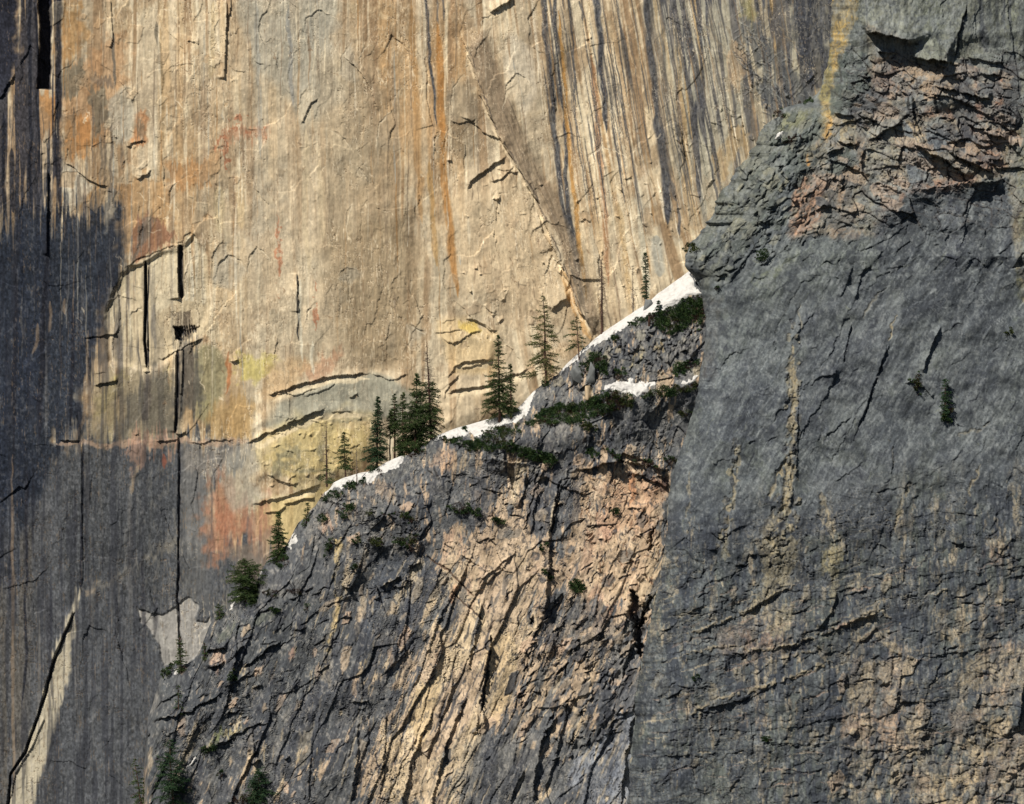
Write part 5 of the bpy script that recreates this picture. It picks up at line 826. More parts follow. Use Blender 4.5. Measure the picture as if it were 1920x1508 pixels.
for pts, h, w_ in (([(1624, 66), (1640, 60), (1665, 68), (1690, 72), (1702, 76), (1706, 88)], 5.5, 60), ([(1645, 100), (1660, 97), (1680, 102)], 2.2, 16), ([(1708, 106), (1720, 110), (1750, 112), (1784, 118)], 4.5, 50), ([(1755, 118), (1775, 126), (1784, 120)], 2.6, 16), ([(1838, 136), (1860, 142), (1880, 142)], 1.8, 24), ([(1757, 163), (1780, 170), (1800, 172)], 2.0, 18), ([(1798, 172), (1830, 180), (1858, 188)], 3.0, 24), ([(1793, 186), (1815, 196), (1840, 210), (1862, 222)], 1.4, 16),
    ([(1690, 173), (1708, 178)], 1.2, 12), ([(1650, 250), (1665, 240), (1692, 233)], 2.6, 22), ([(1630, 264), (1645, 252), (1655, 250)], 1.8, 16), ([(1712, 268), (1740, 286), (1775, 302), (1800, 320), (1822, 336)], 4.0, 40), ([(1775, 282), (1800, 296), (1830, 310), (1862, 320)], 3.0, 30), ([(1845, 248), (1870, 254), (1888, 262)], 2.8, 24), ([(1896, 272), (1910, 270)], 1.8, 16), ([(1810, 230), (1830, 240), (1858, 245)], 2.0, 20), ([(1565, 215), (1600, 218)], 1.6, 20), ([(1570, 262), (1580, 270), (1590, 266), (1608, 278)], 2.6, 22), ([(1556, 284), (1572, 282), (1584, 278)], 1.6, 14),
    ([(1850, 296), (1880, 300)], 1.2, 14), ([(1835, 283), (1862, 288)], 1.0, 12), ([(1607, 320), (1650, 326), (1690, 340)], -1.4, 24), ([(1640, 340), (1668, 352), (1690, 360)], .9, 16), ([(1690, 352), (1740, 352), (1830, 338), (1895, 335)], -3.0, 40), ([(1470, 450), (1500, 440), (1540, 430)], -1.2, 20), ([(1560, 452), (1600, 448), (1640, 440)], -1.6, 24),
    ([(1434, 392), (1455, 388)], 1.0, 14), ([(1480, 372), (1490, 380), (1496, 376)], 2.0, 14), ([(1530, 395), (1545, 385), (1552, 392)], 1.6, 16), ([(1440, 250), (1480, 262), (1520, 255)], -1.2, 20), ([(1450, 270), (1500, 256)], .9, 18),
    ([(1519, 722), (1535, 712), (1545, 704)], 1.0, 16), ([(1541, 706), (1556, 704), (1572, 700)], 1.2, 16), ([(1548, 822), (1570, 798), (1600, 780)], 1.3, 22), ([(1404, 834), (1418, 826)], .9, 12), ([(1672, 660), (1660, 660)], 0, 8), ([(1530, 585), (1500, 615), (1485, 640)][::-1], 1.0, 20), ([(1562, 906), (1600, 880), (1625, 862)], .7, 16), ([(1660, 1000), (1680, 970), (1700, 945)], .8, 14),
    ([(1695, 720), (1715, 716), (1740, 735), (1752, 748)], 1.6, 18), ([(1885, 776), (1900, 790), (1915, 798)], .7, 14), ([(1405, 1044), (1418, 1040)], 2.6, 14), ([(1560, 1018), (1580, 1010)], 2.8, 14),
    ([(1284, 1194), (1400, 1150), (1445, 1120), (1460, 1108), (1560, 1110), (1640, 1095)], 1.6, 30), ([(1540, 1195), (1600, 1165), (1650, 1150)], 1.8, 30), ([(1290, 1345), (1400, 1310), (1490, 1268), (1560, 1240)], 2.2, 34), ([(1285, 1232), (1380, 1228), (1500, 1208)], 1.4, 26), ([(1690, 1233), (1720, 1236), (1800, 1222), (1900, 1210)], 2.2, 34), ([(1840, 1068), (1880, 1060), (1920, 1046)], 1.8, 26), ([(1700, 1080), (1760, 1078), (1840, 1068)], 1.2, 24), ([(1780, 1170), (1820, 1160), (1850, 1190)], .8, 16),
    ([(1290, 1364), (1400, 1372), (1500, 1362), (1600, 1340), (1660, 1350)], 1.6, 26), ([(1430, 1394), (1500, 1396), (1570, 1402)], 1.4, 22), ([(1570, 1400), (1640, 1408), (1700, 1410)], 1.6, 24), ([(1715, 1404), (1730, 1408), (1745, 1408)], 3.0, 20), ([(1830, 1298), (1860, 1300), (1900, 1292), (1925, 1290)], 2.8, 24), ([(1840, 1242), (1870, 1243)], 1.8, 16), ([(1820, 1322), (1870, 1325), (1910, 1320)], 1.8, 18), ([(1870, 1446), (1900, 1452), (1930, 1455)], 3.0, 26), ([(1780, 1430), (1850, 1434), (1880, 1445)], 1.8, 24), ([(1290, 1455), (1360, 1475), (1450, 1480)], 1.2, 22), ([(1560, 1490), (1600, 1500)], 1, 16), ([(1640, 1245), (1690, 1235)], 1.5, 20)):
    if h: ledge(B, pts, h * (.2 if pts[0][1] > 980 else .5 if pts[0][1] > 460 else 1.05), w_, 3, 11)
for pts, h, w_ in (([(1812, 12), (1806, 40), (1798, 70), (1790, 108)], 1.6, 30), ([(1556, 262), (1558, 330)], 1.4, 16), ([(1710, 178), (1712, 215), (1724, 245), (1735, 265)], 2.6, 24), ([(1658, 215), (1640, 250)], 1.0, 16), ([(1598, 608), (1590, 640), (1583, 680)], 1.1, 16), ([(1666, 645), (1652, 690), (1640, 720), (1622, 770), (1610, 800)], 1.3, 20), ([(1765, 612), (1752, 640), (1740, 670), (1730, 700)], 2.4, 18), ([(1600, 500), (1590, 530), (1575, 560)], .9, 14), ([(1624, 500), (1612, 530), (1604, 560)], 1.1, 14),
    ([(1676, 830), (1674, 870), (1670, 890)], .8, 12), ([(1690, 1245), (1684, 1300), (1676, 1340)], 1.4, 20), ([(1765, 1240), (1750, 1280)], 1.2, 16), ([(1480, 880), (1484, 950)], .7, 12), ([(1572, 1110), (1560, 1150), (1535, 1180)], 2.0, 30), ([(1920, 1280), (1914, 1330), (1908, 1370)], 3.0, 24), ([(1838, 1300), (1830, 1330)], 1.6, 14), ([(1498, 710), (1496, 800), (1494, 900)], 1.0, 20), ([(1832, 345), (1815, 400), (1800, 470)], 1.0, 24), ([(1888, 0), (1900, 90), (1916, 200)], .8, 16), ([(1825, 20), (1832, 80)], .6, 12)):
    ledge(B, pts[::-1], h * .62, w_, 2, 14, .08)
line(B, [(1812, 12), (1806, 40), (1798, 72), (1790, 108)], 1.5, (40, 42, 44), .8, .1, 2, 14, -.5); line(B, [(1666, 645), (1652, 690), (1640, 722), (1624, 768), (1600, 830)], 1.2, (46, 48, 54), .8, .1, 2, 14, -.5); line(B, [(1598, 608), (1590, 640), (1582, 682)], 1.2, (46, 48, 54), .8, .1, 2, 14, -.4)
cracks(B, 150, [(1570, 100), (1900, 130), (1895, 330), (1700, 350), (1620, 300)], -18, 22, 16, .6, 41, 6, (50, 46, 46), .4, 1.0); cracks(B, 60, [(1570, 100), (1900, 130), (1895, 330), (1620, 440)], 85, 20, 14, .6, 42, 6, (60, 54, 52), .3, 1.0)
cracks(B, 170, [(1450, 220), (1550, 200), (1600, 440), (1420, 500), (1300, 560), (1290, 480)], 52, 25, 16, .7, 43, 6, (56, 58, 56), .3, 1.0)
cracks(B, 60, [(1320, 560), (1500, 470), (1890, 400), (1900, 950), (1300, 1000)], 58, 22, 26, .18, 44, 7, (58, 60, 66), .15, .8)
cracks(B, 150, [(1230, 1080), (1900, 980), (1925, 1508), (1190, 1508)], 14, 14, 24, .4, 45, 7, (50, 51, 55), .35, 1.1); cracks(B, 110, [(1230, 1080), (1900, 980), (1925, 1508), (1190, 1508)], 78, 16, 18, .35, 46, 6, (58, 58, 60), .25, 1.0)
g1 = fb(X / 3.0, Y / 3.8, 670, 3); g2 = fb(X / 8, Y / 9, 671, 3)
vert = (LOW + ss(135, 95, Y) + .4 * up).clip(0, 1)
C *= (0.845 + 0.25 * (vert * fb(X / 2.6, Y / 12, 672, 3, .6, rot=False) + (1 - vert) * fb((u + 8 * b2) / 16, (v + 6 * b1) / 2.6, 673, 3, .6, rot=False)))[..., None]
mixc(C, (150, 150, 146), .4 * ss(.66, .8, g1 * .6 + g2 * .4)); mixc(C, (48, 50, 56), .4 * ss(.36, .22, g1 * .6 + g2 * .4))

M_but = rock_mat('grey_slab_granite', 0.15, 0.35, 1.0, 0.8)
NL = 46
ys = np.arange(-105, 1640, STEP, dtype=np.float32); et = edge(ys); ncol = int(760 / STEP)
tt_ = np.linspace(0, 1, ncol, dtype=np.float32)[None, :]
PY = np.repeat(ys[:, None], ncol, 1); PX = et[:, None] + (2055.0 - et[:, None]) * tt_
x_, y_, z_ = W3(PX, PY, 4 - B.samp(PX, PY)); front = np.stack([x_, y_, z_], -1); CC = B.samp(PX, PY, B.C)
side = np.repeat(front[:, :1], NL, 1).copy(); k = np.linspace(1, 1.0 / NL, NL, dtype=np.float32)[None, :]
kd = 66 * k ** 1.6; PYs = np.repeat(ys[:, None], NL, 1); fade = (k * 6).clip(0, 1)
side[..., 1] += kd
# the flank keeps its own broken surface: smooth the edge line away with depth and add relief
xe = np.convolve(np.pad(front[:, 0, 0], 30, mode='edge'), np.ones(61, np.float32) / 61, mode='valid')[:, None]
side[..., 0] += (xe - side[..., 0]) * fade * .8 + 5 * k + fade * 2.6 * (fb(kd / 5 + 0 * PYs, PYs / 34, 905, 4) - .5)
sc_ = np.array([100, 102, 98], np.float32) / 255 * (.7 + .6 * fb(kd / 2.2 + 0 * PYs, PYs / 16, 906, 4, .6))[..., None]
sc_ = sc_ + (np.array([160, 146, 120], np.float32) / 255 - sc_) * (ss(.55, .66, fb(kd / 6 + 0 * PYs, PYs / 40, 907, 4)) * .7)[..., None]
P = np.concatenate([side, front], 1); CCs = np.repeat(CC[:, :1], NL, 1); CCs = CCs + (sc_ - CCs) * (k * 12).clip(0, 1)[..., None]; CCc = np.concatenate([CCs, CC], 1)
o = grid_obj('buttress', P, M_but, albedo(CCc), None, False)
tag(o, 'huge grey granite buttress with red broken ledges near its top', None, None, 'structure')
def but_pt(px, py, off=0.0): return W3(px, py, 4 - B.samp(px, py) - off)

# ================================================================== snow, boulders, plants
def snow_mat():
    m, t, b = nodes('spring_snow', 0.55, 0.25)
    b.inputs['Base Color'].default_value = (0.80, 0.80, 0.79, 1)
    tc = t.nodes.new('ShaderNodeTexCoord'); n = t.nodes.new('ShaderNodeTexNoise'); n.inputs['Scale'].default_value = 0.9; n.inputs['Detail'].default_value = 4
    cr = t.nodes.new('ShaderNodeValToRGB'); cr.color_ramp.elements[0].position = .3; cr.color_ramp.elements[0].color = (.50, .49, .47, 1); cr.color_ramp.elements[1].position = .55; cr.color_ramp.elements[1].color = (.63, .62, .60, 1)
    bp = t.nodes.new('ShaderNodeBump'); bp.inputs['Strength'].default_value = .8; bp.inputs['Distance'].default_value = .35
    L = t.links.new; L(tc.outputs['Object'], n.inputs['Vector']); L(n.outputs[0], cr.inputs[0]); L(cr.outputs[0], b.inputs['Base Color']); L(n.outputs[0], bp.inputs['Height']); L(bp.outputs[0], b.inputs['Normal'])
    return m
M_snow = snow_mat()
# smoothed relief under the snow
def blur(a, n):
    k = np.ones(n, np.float32) / n
    for ax in (0, 1):
        a = np.apply_along_axis(lambda r: np.convolve(np.pad(r, n // 2, mode='edge'), k, mode='valid')[:r.size], ax, a)
    return a
_w = G.win([(590, 470), (1340, 960)], 10)
GS = np.array(G.H); GS[_w] = blur(G.H[_w], 11)
BS = B.H
def snow(pts, label, face='ridge', thick=0.6, soft=7, rough=3, st=1.3):
    xs_ = [p[0] for p in pts]; ys_ = [p[1] for p in pts]; m = 12
    gx = np.arange(min(xs_) - m, max(xs_) + m, st, dtype=np.float32)
    if face == 'ridge':
        ct = crest(gx); hgt = max(ys_) + m - ct; rows = int(max(hgt.max(), 8) / st)
        lo = np.full_like(ct, max(ys_) + m); t = np.linspace(0, 1, rows, dtype=np.float32)[:, None]
        py = ct[None] + (np.maximum(lo - ct, 3))[None] * t; px = np.repeat(gx[None], rows, 0)
    else:
        gy = np.arange(min(ys_) - m, max(ys_) + m, st, dtype=np.float32); px, py = np.meshgrid(gx, gy)
    wx = px + rough * 2 * (fb(px / 8, py / 8, 801, 3) - .5); wy = py + rough * 2 * (fb(px / 8, py / 8, 802, 3) - .5)
    d = polysd(wx, wy, pts)
    if face == 'ridge':      # snow that makes the skyline does not thin out towards the sky
        top = polysd(px, py + 7, pts); d = np.where(py - crest(px) < 7, np.maximum(d, np.minimum(top, 8)), d)
    off = thick * ss(-soft * .2, soft, d) - 1.0 * ss(0, -6, d)
    off = off + .55 * (fb(px / 16, py / 9, 803, 4) - .5) * ss(0, 8, d)
    F, A, y0 = (G, GS, 0) if face == 'ridge' else (B, BS, 4)
    Hs = F.samp(px, py, A)
    if face == 'ridge': Hs = np.maximum(Hs, F.samp(px, py, A))
    x_, y_, z_ = W3(px, py, y0 - Hs - off); P = np.stack([x_, y_, z_ + .3 * np.maximum(off, 0)], -1); keep = d > -7
    if face == 'ridge':
        nb = 8; bk = np.repeat(P[:1], nb, 0).copy(); k = np.linspace(1, 1 / nb, nb, dtype=np.float32)[:, None]
        bk[..., 1] += 7 * k; bk[..., 2] -= 3.4 * k ** 1.2; P = np.concatenate([bk, P]); keep = np.concatenate([np.repeat(keep[:1], nb, 0), keep])
    if keep.sum() < 9: return
    o = grid_obj('snow_patch', P, M_snow, None, keep); tag(o, label, 'snow patch', 'snow patches lying along the ridge')
    return o
snow([(612, 926), (618, 904), (640, 893), (676, 882), (700, 878), (724, 862), (756, 850), (753, 870), (738, 882), (718, 888), (705, 896), (692, 910), (678, 903), (660, 903), (650, 906), (640, 918), (632, 914)], 'low snow patch below the dense narrow spruce and thin grey snag')
snow([(812, 826), (820, 810), (850, 798), (905, 783), (935, 776), (975, 755), (998, 733), (1003, 742), (998, 752), (996, 765), (982, 780), (968, 794), (955, 792), (940, 797), (925, 803), (912, 816), (896, 819), (882, 812), (866, 819), (850, 822), (834, 822)], 'wide snow patch under the pair of firs with their shadows across it')
snow([(1050, 700), (1052, 686), (1062, 676), (1090, 650), (1120, 625), (1145, 607), (1190, 577), (1235, 543), (1285, 507), (1308, 490), (1306, 502), (1293, 516), (1300, 524), (1304, 538), (1316, 552), (1306, 555), (1292, 556), (1284, 562), (1262, 572), (1243, 583), (1226, 592), (1205, 597), (1180, 608), (1160, 622), (1140, 636), (1118, 646), (1096, 658), (1078, 678), (1060, 692)], 'long white snow slope climbing the skyline to the grey buttress')
snow([(1128, 733), (1150, 716), (1166, 719), (1183, 710), (1187, 718), (1228, 719), (1214, 733), (1206, 737), (1195, 745), (1178, 738), (1160, 735), (1146, 731)], 'snow lying on the ledge beneath the grey knob with bushes below', thick=1.0)
snow([(1276, 721), (1287, 714), (1310, 704), (1300, 717), (1284, 724)], 'small snow scrap at the edge of the grey slab', thick=1.2)
snow([(538, 1030), (545, 1012), (557, 1004), (556, 1016), (544, 1026)], 'small snow scrap right of the bushy spruce', thick=1.0)
snow([(480, 1094), (486, 1078), (491, 1072), (489, 1084)], 'tiny snow scrap beside the round pine crown', thick=1.0)
snow([(428, 1143), (438, 1130), (452, 1118), (446, 1130), (436, 1138)], 'thin slanting snow streak below the round pine', thick=1.0)
snow([(325, 1264), (330, 1256), (337, 1255), (334, 1262)], 'snow blob at the foot of the slim lone fir', thick=1.2)
snow([(347, 1440), (356, 1430), (366, 1420), (368, 1426), (356, 1436)], 'slanting snow streak beside the large bottom pine', thick=1.2, soft=4)
snow([(1450, 262), (1458, 252), (1467, 246), (1464, 256), (1456, 263)], 'snow scrap high on the lichened shoulder', 'but', 1.4, 4)

# ---- boulders
import bmesh
def boulder(px, py, w_, h_, label, lean_=0, seed=1, pale=0, y_off=0.6, depth=0.8):
    """an angular block: the hull of a few scattered corners, edges slightly worn"""
    r = random.Random(seed); k = SCL; bm = bmesh.new()
    for i in range(10):
        v = Vector((r.gauss(0, 1), r.gauss(0, 1), r.gauss(0, 1))).normalized(); v = Vector([math.copysign(abs(c) ** .6, c) for c in v])
        z = v.z * h_ * k * .52; bm.verts.new((v.x * w_ * k * .5 * r.uniform(.85, 1.1) + v.z * lean_, v.y * w_ * k * .5 * depth, z))
    bmesh.ops.convex_hull(bm, input=bm.verts); bmesh.ops.delete(bm, geom=[v for v in bm.verts if not v.link_faces], context='VERTS')
    bmesh.ops.bevel(bm, geom=bm.edges[:], offset=.05, segments=1, affect='EDGES'); bmesh.ops.triangulate(bm, faces=bm.faces[:])
    bmesh.ops.subdivide_edges(bm, edges=[e for e in bm.edges if e.calc_length() > .5], cuts=2, use_grid_fill=False); bmesh.ops.triangulate(bm, faces=bm.faces[:])
    P = np.array([v.co[:] for v in bm.verts], np.float32); bm.verts.index_update(); q = np.array([[v.index for v in f.verts] for f in bm.faces]); bm.free()
    P += .10 * (np.stack([fb(P[:, 0] * 1.5 + i * 7, P[:, 2] * 1.5 + P[:, 1], 31 + i, 3) for i in range(3)], 1) - .5)
    X0, Y0, Z0 = ridge_pt(px, py, y_off)
    tone = np.array([(104, 104, 101), (176, 154, 124)][pale], np.float32) / 255
    cc = np.clip(tone * (0.75 + .5 * fb(P[:, 0] * 1.6 + seed, P[:, 2] * 1.2 + P[:, 1], 33, 4))[:, None], 0, 1)
    o = mesh_np('boulder', P, q, M_ridge, albedo(cc), smooth=False)
    o.location = (float(X0), float(Y0), float(Z0)); tag(o, label, 'boulder', 'boulders on the ridge'); return o
boulder(1215, 572, 24, 26, 'dark pointed boulder standing in the snow below the slim fir', .5, 4, y_off=.9)
boulder(1104, 700, 26, 44, 'tall rounded grey rock pillar beside a dark bush', -.3, 8, y_off=1.6)
boulder(1080, 706, 26, 40, 'leaning grey rock slab left of the tall pillar', -.5, 16, y_off=1.2)
boulder(1105, 738, 22, 30, 'pale tan rock block under the tall rounded pillar', 0, 21, 1, y_off=1.0)

# ---- foliage kit
M_need = flat_mat('conifer_needles', (.026, .050, .020), (.078, .112, .038), 1.2)
M_need2 = flat_mat('yellowish_pine_needles', (.06, .078, .028), (.15, .16, .06), 1.2)
M_dark = flat_mat('dense_spruce_needles', (.022, .052, .028), (.055, .098, .045), 1.2)
M_bark = flat_mat('reddish_bark', (.05, .032, .025), (.13, .075, .055), 2.5, bump=.4)
M_grey = flat_mat('dead_grey_wood', (.10, .075, .06), (.22, .17, .14), 2.5)
M_bush = flat_mat('evergreen_bush_leaves', (.018, .042, .018), (.068, .110, .038), 0.8)
M_red = flat_mat('bare_reddish_twigs', (.030, .019, .015), (.080, .045, .035), 1.5)
M_oliv = flat_mat('olive_bush_leaves', (.030, .042, .014), (.075, .090, .030), 0.8)

class Tri:
    def __init__(s): s.v = []; s.f = []; s.m = []
    def leaf(s, p, d, ln, wd, rr, mi=0):
        d = d.normalized(); side = d.cross(Vector((rr.gauss(0, 1), rr.gauss(0, 1), rr.gauss(0, 1)))).normalized() * wd
        n = len(s.v); s.v += [tuple(p - side * .5), tuple(p + side * .5), tuple(p + d * ln)]; s.f.append((n, n + 1, n + 2)); s.m.append(mi)
    def stick(s, a, b, ra, rb, mi=1, k=3):
        d = (b - a)
        if d.length < 1e-4: return
        u = d.orthogonal().normalized(); w = d.cross(u).normalized(); n = len(s.v)
        for P, r_ in ((a, ra), (b, rb)):
            for i in range(k):
                q = 2 * math.pi * i / k; s.v.append(tuple(P + (u * math.cos(q) + w * math.sin(q)) * r_))
        for i in range(k):
            j = (i + 1) % k; s.f.append((n + i, n + j, n + k + j)); s.m.append(mi); s.f.append((n + i, n + k + j, n + k + i)); s.m.append(mi)
    def build(s, name, mats, parent=None, smooth=False):
        o = mesh_np(name, np.array(s.v, np.float32), np.array(s.f), mats, None, smooth, s.m)
        if parent is not None: o.parent = parent
        return o
def conifer(bx, by, tx, ty, hw, label, seed, style='fir', mat=None, bare=0.0, dens=1.0, deadtop=0.0, face=None, cat='tree', name='conifer', off=0.0, group='conifers growing along the ridge', low=0.06, tw=1.0):
    """a trunk with whorls of drooping boughs; bare = share of clear trunk below, deadtop = share of leafless boughs above"""
    R_ = random.Random(seed)
    X0, Y0, Z0 = (ridge_pt if face is None else but_pt)(bx, by, off)
    Y0 = float(Y0); kk = SCL * (DIST + Y0) / DIST
    root = bpy.data.objects.new(name, None); sc.collection.objects.link(root); root.location = (float(X0), Y0, float(Z0) - .2)
    tag(root, label, cat, group)
    lop = R_.uniform(0, 6.28); lam = R_.uniform(.04, .2); Ht = (by - ty) * kk + .2; lx = (tx - bx) * kk; W_ = hw * kk * 1.32
    r0 = max(.13, Ht * .0155) * tw
    T = Tri(); n = 10; bend = [Vector((R_.gauss(0, .05), R_.gauss(0, .05), 0)) for _ in range(n + 1)]
    def axis(t): 
        i = min(n - 1, int(t * n)); f = t * n - i
        return Vector((lx * t, 0, Ht * t)) + (bend[i] * (1 - f) + bend[i + 1] * f) * Ht * .06
    for i in range(n): T.stick(axis(i / n), axis((i + 1) / n), r0 * (1 - i / n) ** .8 + .03, r0 * (1 - (i + 1) / n) ** .8 + .03, 0, 7)
    T.build('trunk', [M_grey if style == 'snag' and tw < 1 else M_bark], root, True)
    K = Tri(); wh = max(6, int(Ht / (.42 if style != 'open' else .6) * (0.8 + .2 * dens)))
    for i in range(wh):
        t = low + bare + (1 - low - bare) * (i + R_.random() * .7) / wh
        if t > .995: continue
        tt = (t - bare) / (1 - bare)
        if style == 'dense': prof = (1 - tt) ** .75 * min(1, .62 + tt * 2.2)
        elif style == 'column': prof = (1 - tt) ** .45 * .9 * min(1, .6 + tt * 3)
        elif style == 'open': prof = (1 - tt) ** .62 * min(1, .80 + tt)
        elif style == 'round': prof = math.sin(math.pi * min(1, .18 + tt * .82)) ** .6
        elif style == 'snag': prof = (1 - tt) ** .5 * min(1, .25 + tt * 1.6)
        else: prof = (1 - tt) ** .8 * min(1, .72 + tt * 1.4)
        dead = style == 'snag' or t > 1 - deadtop or (R_.random() < .06 and style != 'dense')
        nb = R_.randint(3, 5) if style != 'open' else R_.randint(3, 4)
        if style == 'snag': nb = R_.randint(1, 3)
        a0 = R_.random() * 6.28
        for b in range(nb):
            if R_.random() > dens * (1.15 if not dead else .9): continue
            az = a0 + b * 6.28 / nb + R_.gauss(0, .35)
            if style != 'snag' and float(fb(np.array([t * 11 + seed * 3]), np.array([az % 6.28 * .8]), 5, 2)[0]) < .19: continue
            L = W_ * prof * R_.choice((.45, .7, .9, 1.0, 1.1, 1.2)) * R_.uniform(.85, 1.1) * (1 + lam * math.cos(az - lop)) * (1 + .6 * (float(fb(np.array([t * 7 + seed]), np.array([az % 6.28]), 3, 2)[0]) - .5)) + .12
            up = .75 * (tt - .45) if style != 'snag' else -.1; d0 = Vector((math.cos(az), math.sin(az), up + R_.gauss(0, .16)))
            p = axis(min(.99, t + R_.gauss(0, .012))); seg = 4; pts = [p]; d = d0.copy()
            for s_ in range(seg):
                d = Vector((d.x + R_.gauss(0, .06), d.y + R_.gauss(0, .06), d.z - (.13 if s_ < 2 else -.05) * (1 if style != 'snag' else 1.6) * R_.uniform(.4, 1.4)))
                p = p + d.normalized() * L / seg; pts.append(p)
            rb = max(.05 if dead else .035, r0 * .24 * (1 - t))
            for s_ in range(seg): K.stick(pts[s_], pts[s_ + 1], rb * (1 - s_ / seg * .7), rb * (1 - (s_ + 1) / seg * .7), 1)
            if dead:
                for _ in range(max(3, int(L * 3.5))):
                    s_ = R_.random() * seg; i0 = min(seg - 1, int(s_)); q = pts[i0].lerp(pts[i0 + 1], s_ - i0)
                    e = q + Vector((R_.gauss(0, 1), R_.gauss(0, 1), R_.gauss(-.3, .7))).normalized() * R_.uniform(.3, 1.0)
                    K.stick(q, e, .04, .02, 1)
                continue
            nt_ = max(3, int(L * 4.2)); 
            for q_ in range(nt_):
                s_ = (0.12 + .88 * (q_ + R_.random()) / nt_) * seg; s_ = min(s_, seg - .001); i0 = int(s_); q = pts[i0].lerp(pts[i0 + 1], s_ - i0); f = s_ / seg
                dd = (pts[i0 + 1] - pts[i0]).normalized(); lat = dd.cross(Vector((0, 0, 1))).normalized()
                sp = .40 * L * (1 - f * .6) + .18
                if style == 'open' and f < .28: continue
                for side in (-1, 1):
                    e = q + (lat * side * .85 + dd * .55 + Vector((0, 0, R_.gauss(-.12, .34)))) * sp * R_.uniform(.5, 1.05)
                    m_ = max(2, int((e - q).length * 4.5))
                    for z_ in range(m_):
                        c = q.lerp(e, (z_ + R_.random()) / m_)
                        for _ in range(2 if style != 'dense' else 3):
                            K.leaf(c, dd * .5 + lat * side * .5 + Vector((R_.gauss(0, .6), R_.gauss(0, .6), R_.gauss(0.12, .5))), R_.uniform(.22, .46), R_.uniform(.09, .18), R_)
    # leader
    if style != 'snag' and deadtop < .05:
        for _ in range(26): K.leaf(axis(R_.uniform(.93, 1)), Vector((R_.gauss(0, .6), R_.gauss(0, .6), .7)), R_.uniform(.25, .5), .13, R_)
    K.build('crown', [mat or M_need, M_grey if style == 'snag' or deadtop else M_bark], root)
    return root
CF = conifer
CF(613, 912, 611, 790, 15, 'half-dead thin pine, bare above, at the snow end nearest the yellow lichen rock', 1, 'fir', M_need, .02, .55, .62, cat='tree', name='half_dead_pine', off=-1)
CF(648, 898, 645, 811, 17, 'small pine with open crown between the half-dead pine and the thin snag', 2, 'fir', M_need, .22, .8, off=-1, name='pine_tree')
CF(669, 908, 668, 838, 5, 'pale leafless snag standing in the low snow patch', 3, 'snag', None, .1, .5, name='dead_tree', off=.5, tw=.8)
CF(706, 884, 709, 743, 20, 'narrow dense dark spruce on the left of the tree clump', 4, 'dense', M_dark, 0, 1.3, off=-1.5, name='spruce_tree', low=.03)
CF(740, 862, 739, 739, 13, 'slender pine with bare lower trunk behind the clump', 5, 'fir', M_need, .38, .8, off=-4, name='pine_tree')
CF(731, 865, 732, 770, 9, 'thin dark pole pine tight against the dense spruce', 6, 'fir', M_need, .45, .7, off=-5, name='pine_tree')
CF(754, 856, 756, 736, 17, 'bushy lower fir on the left shoulder of the clump', 7, 'dense', M_need, 0, 1.1, off=-1.5, name='fir_tree', low=.03)
CF(778, 848, 782, 701, 27, 'biggest bushy fir in the middle of the clump', 8, 'dense', M_need, 0, 1.05, off=-1, name='fir_tree', low=.03)
CF(808, 826, 801, 641, 23, 'tallest half-bare tree, leafless brown top and green skirts', 9, 'fir', M_need, .02, .95, .42, off=-.5, name='half_dead_fir')
CF(937, 792, 934, 629, 24, 'taller of the two firs standing in the wide snow patch', 10, 'fir', M_need, .04, .95, off=.5, name='fir_tree')
CF(958, 787, 957, 683, 15, 'shorter fir close on the right of the taller one', 11, 'fir', M_need, .12, .85, off=.5, name='fir_tree')
CF(1024, 722, 1019, 556, 29, 'open-branched tall fir with reddish trunk against the tan wall', 12, 'open', M_need2, .08, 1.0, off=0, name='fir_tree')
CF(1086, 676, 1081, 594, 19, 'small sparse pine with flat top and thin red trunk', 13, 'open', M_need, .30, .62, off=0, name='pine_tree')
CF(1129, 630, 1128, 484, 13, 'tall leafless snag before the striped wall', 14, 'snag', None, .1, 1.3, name='dead_tree', off=0, tw=1.25)
CF(1187, 590, 1186, 498, 6, 'very thin reddish snag uphill of the tall one', 15, 'snag', None, .1, .8, name='dead_tree', off=0, tw=.6)
CF(1212, 566, 1210, 474, 7.5, 'slim columnar fir above the dark boulder on the snow', 16, 'column', M_dark, .04, 1.2, off=0, name='fir_tree')
CF(1235, 588, 1235, 564, 6, 'tiny fir seedling poking out of the long snow slope', 17, 'dense', M_dark, 0, 1.2, off=.6, name='fir_sapling', low=.03)
CF(522, 1052, 522, 959, 18, 'dense cone-shaped spruce against the salmon stained wall', 18, 'dense', M_need, 0, 1.3, off=-.5, name='spruce_tree', low=.03)
CF(574, 984, 577, 944, 8, 'little fir on the rim above the cone-shaped spruce', 19, 'column', M_need, 0, 1.1, off=0, name='fir_tree')
CF(460, 1128, 459, 1048, 28, 'broad rounded pine with shaggy crown on the lower rim', 20, 'round', M_need, 0, 1.2, off=0, name='pine_tree', low=.1)
CF(412, 1160, 410, 1134, 7, 'tiny pine alone on the rim below the rounded pine', 21, 'round', M_need, 0, 1, off=.3, name='pine_sapling')
CF(340, 1262, 337, 1192, 10, 'slim lone fir in front of the pale rock scar', 22, 'column', M_need, 0, 1.1, off=0, name='fir_tree')
CF(384, 1238, 383, 1206, 7, 'small fir right of the slim lone fir', 23, 'fir', M_need, 0, .9, off=0, name='fir_sapling')
CF(325, 1530, 318, 1388, 24, 'large ragged pine at the bottom left corner of the ridge', 24, 'round', M_dark, .05, .6, off=3, name='pine_tree')
CF(268, 1530, 252, 1424, 20, 'sparse grey-green pine hanging off the lowest rim', 25, 'open', M_need, .1, .75, off=-1, name='pine_tree')
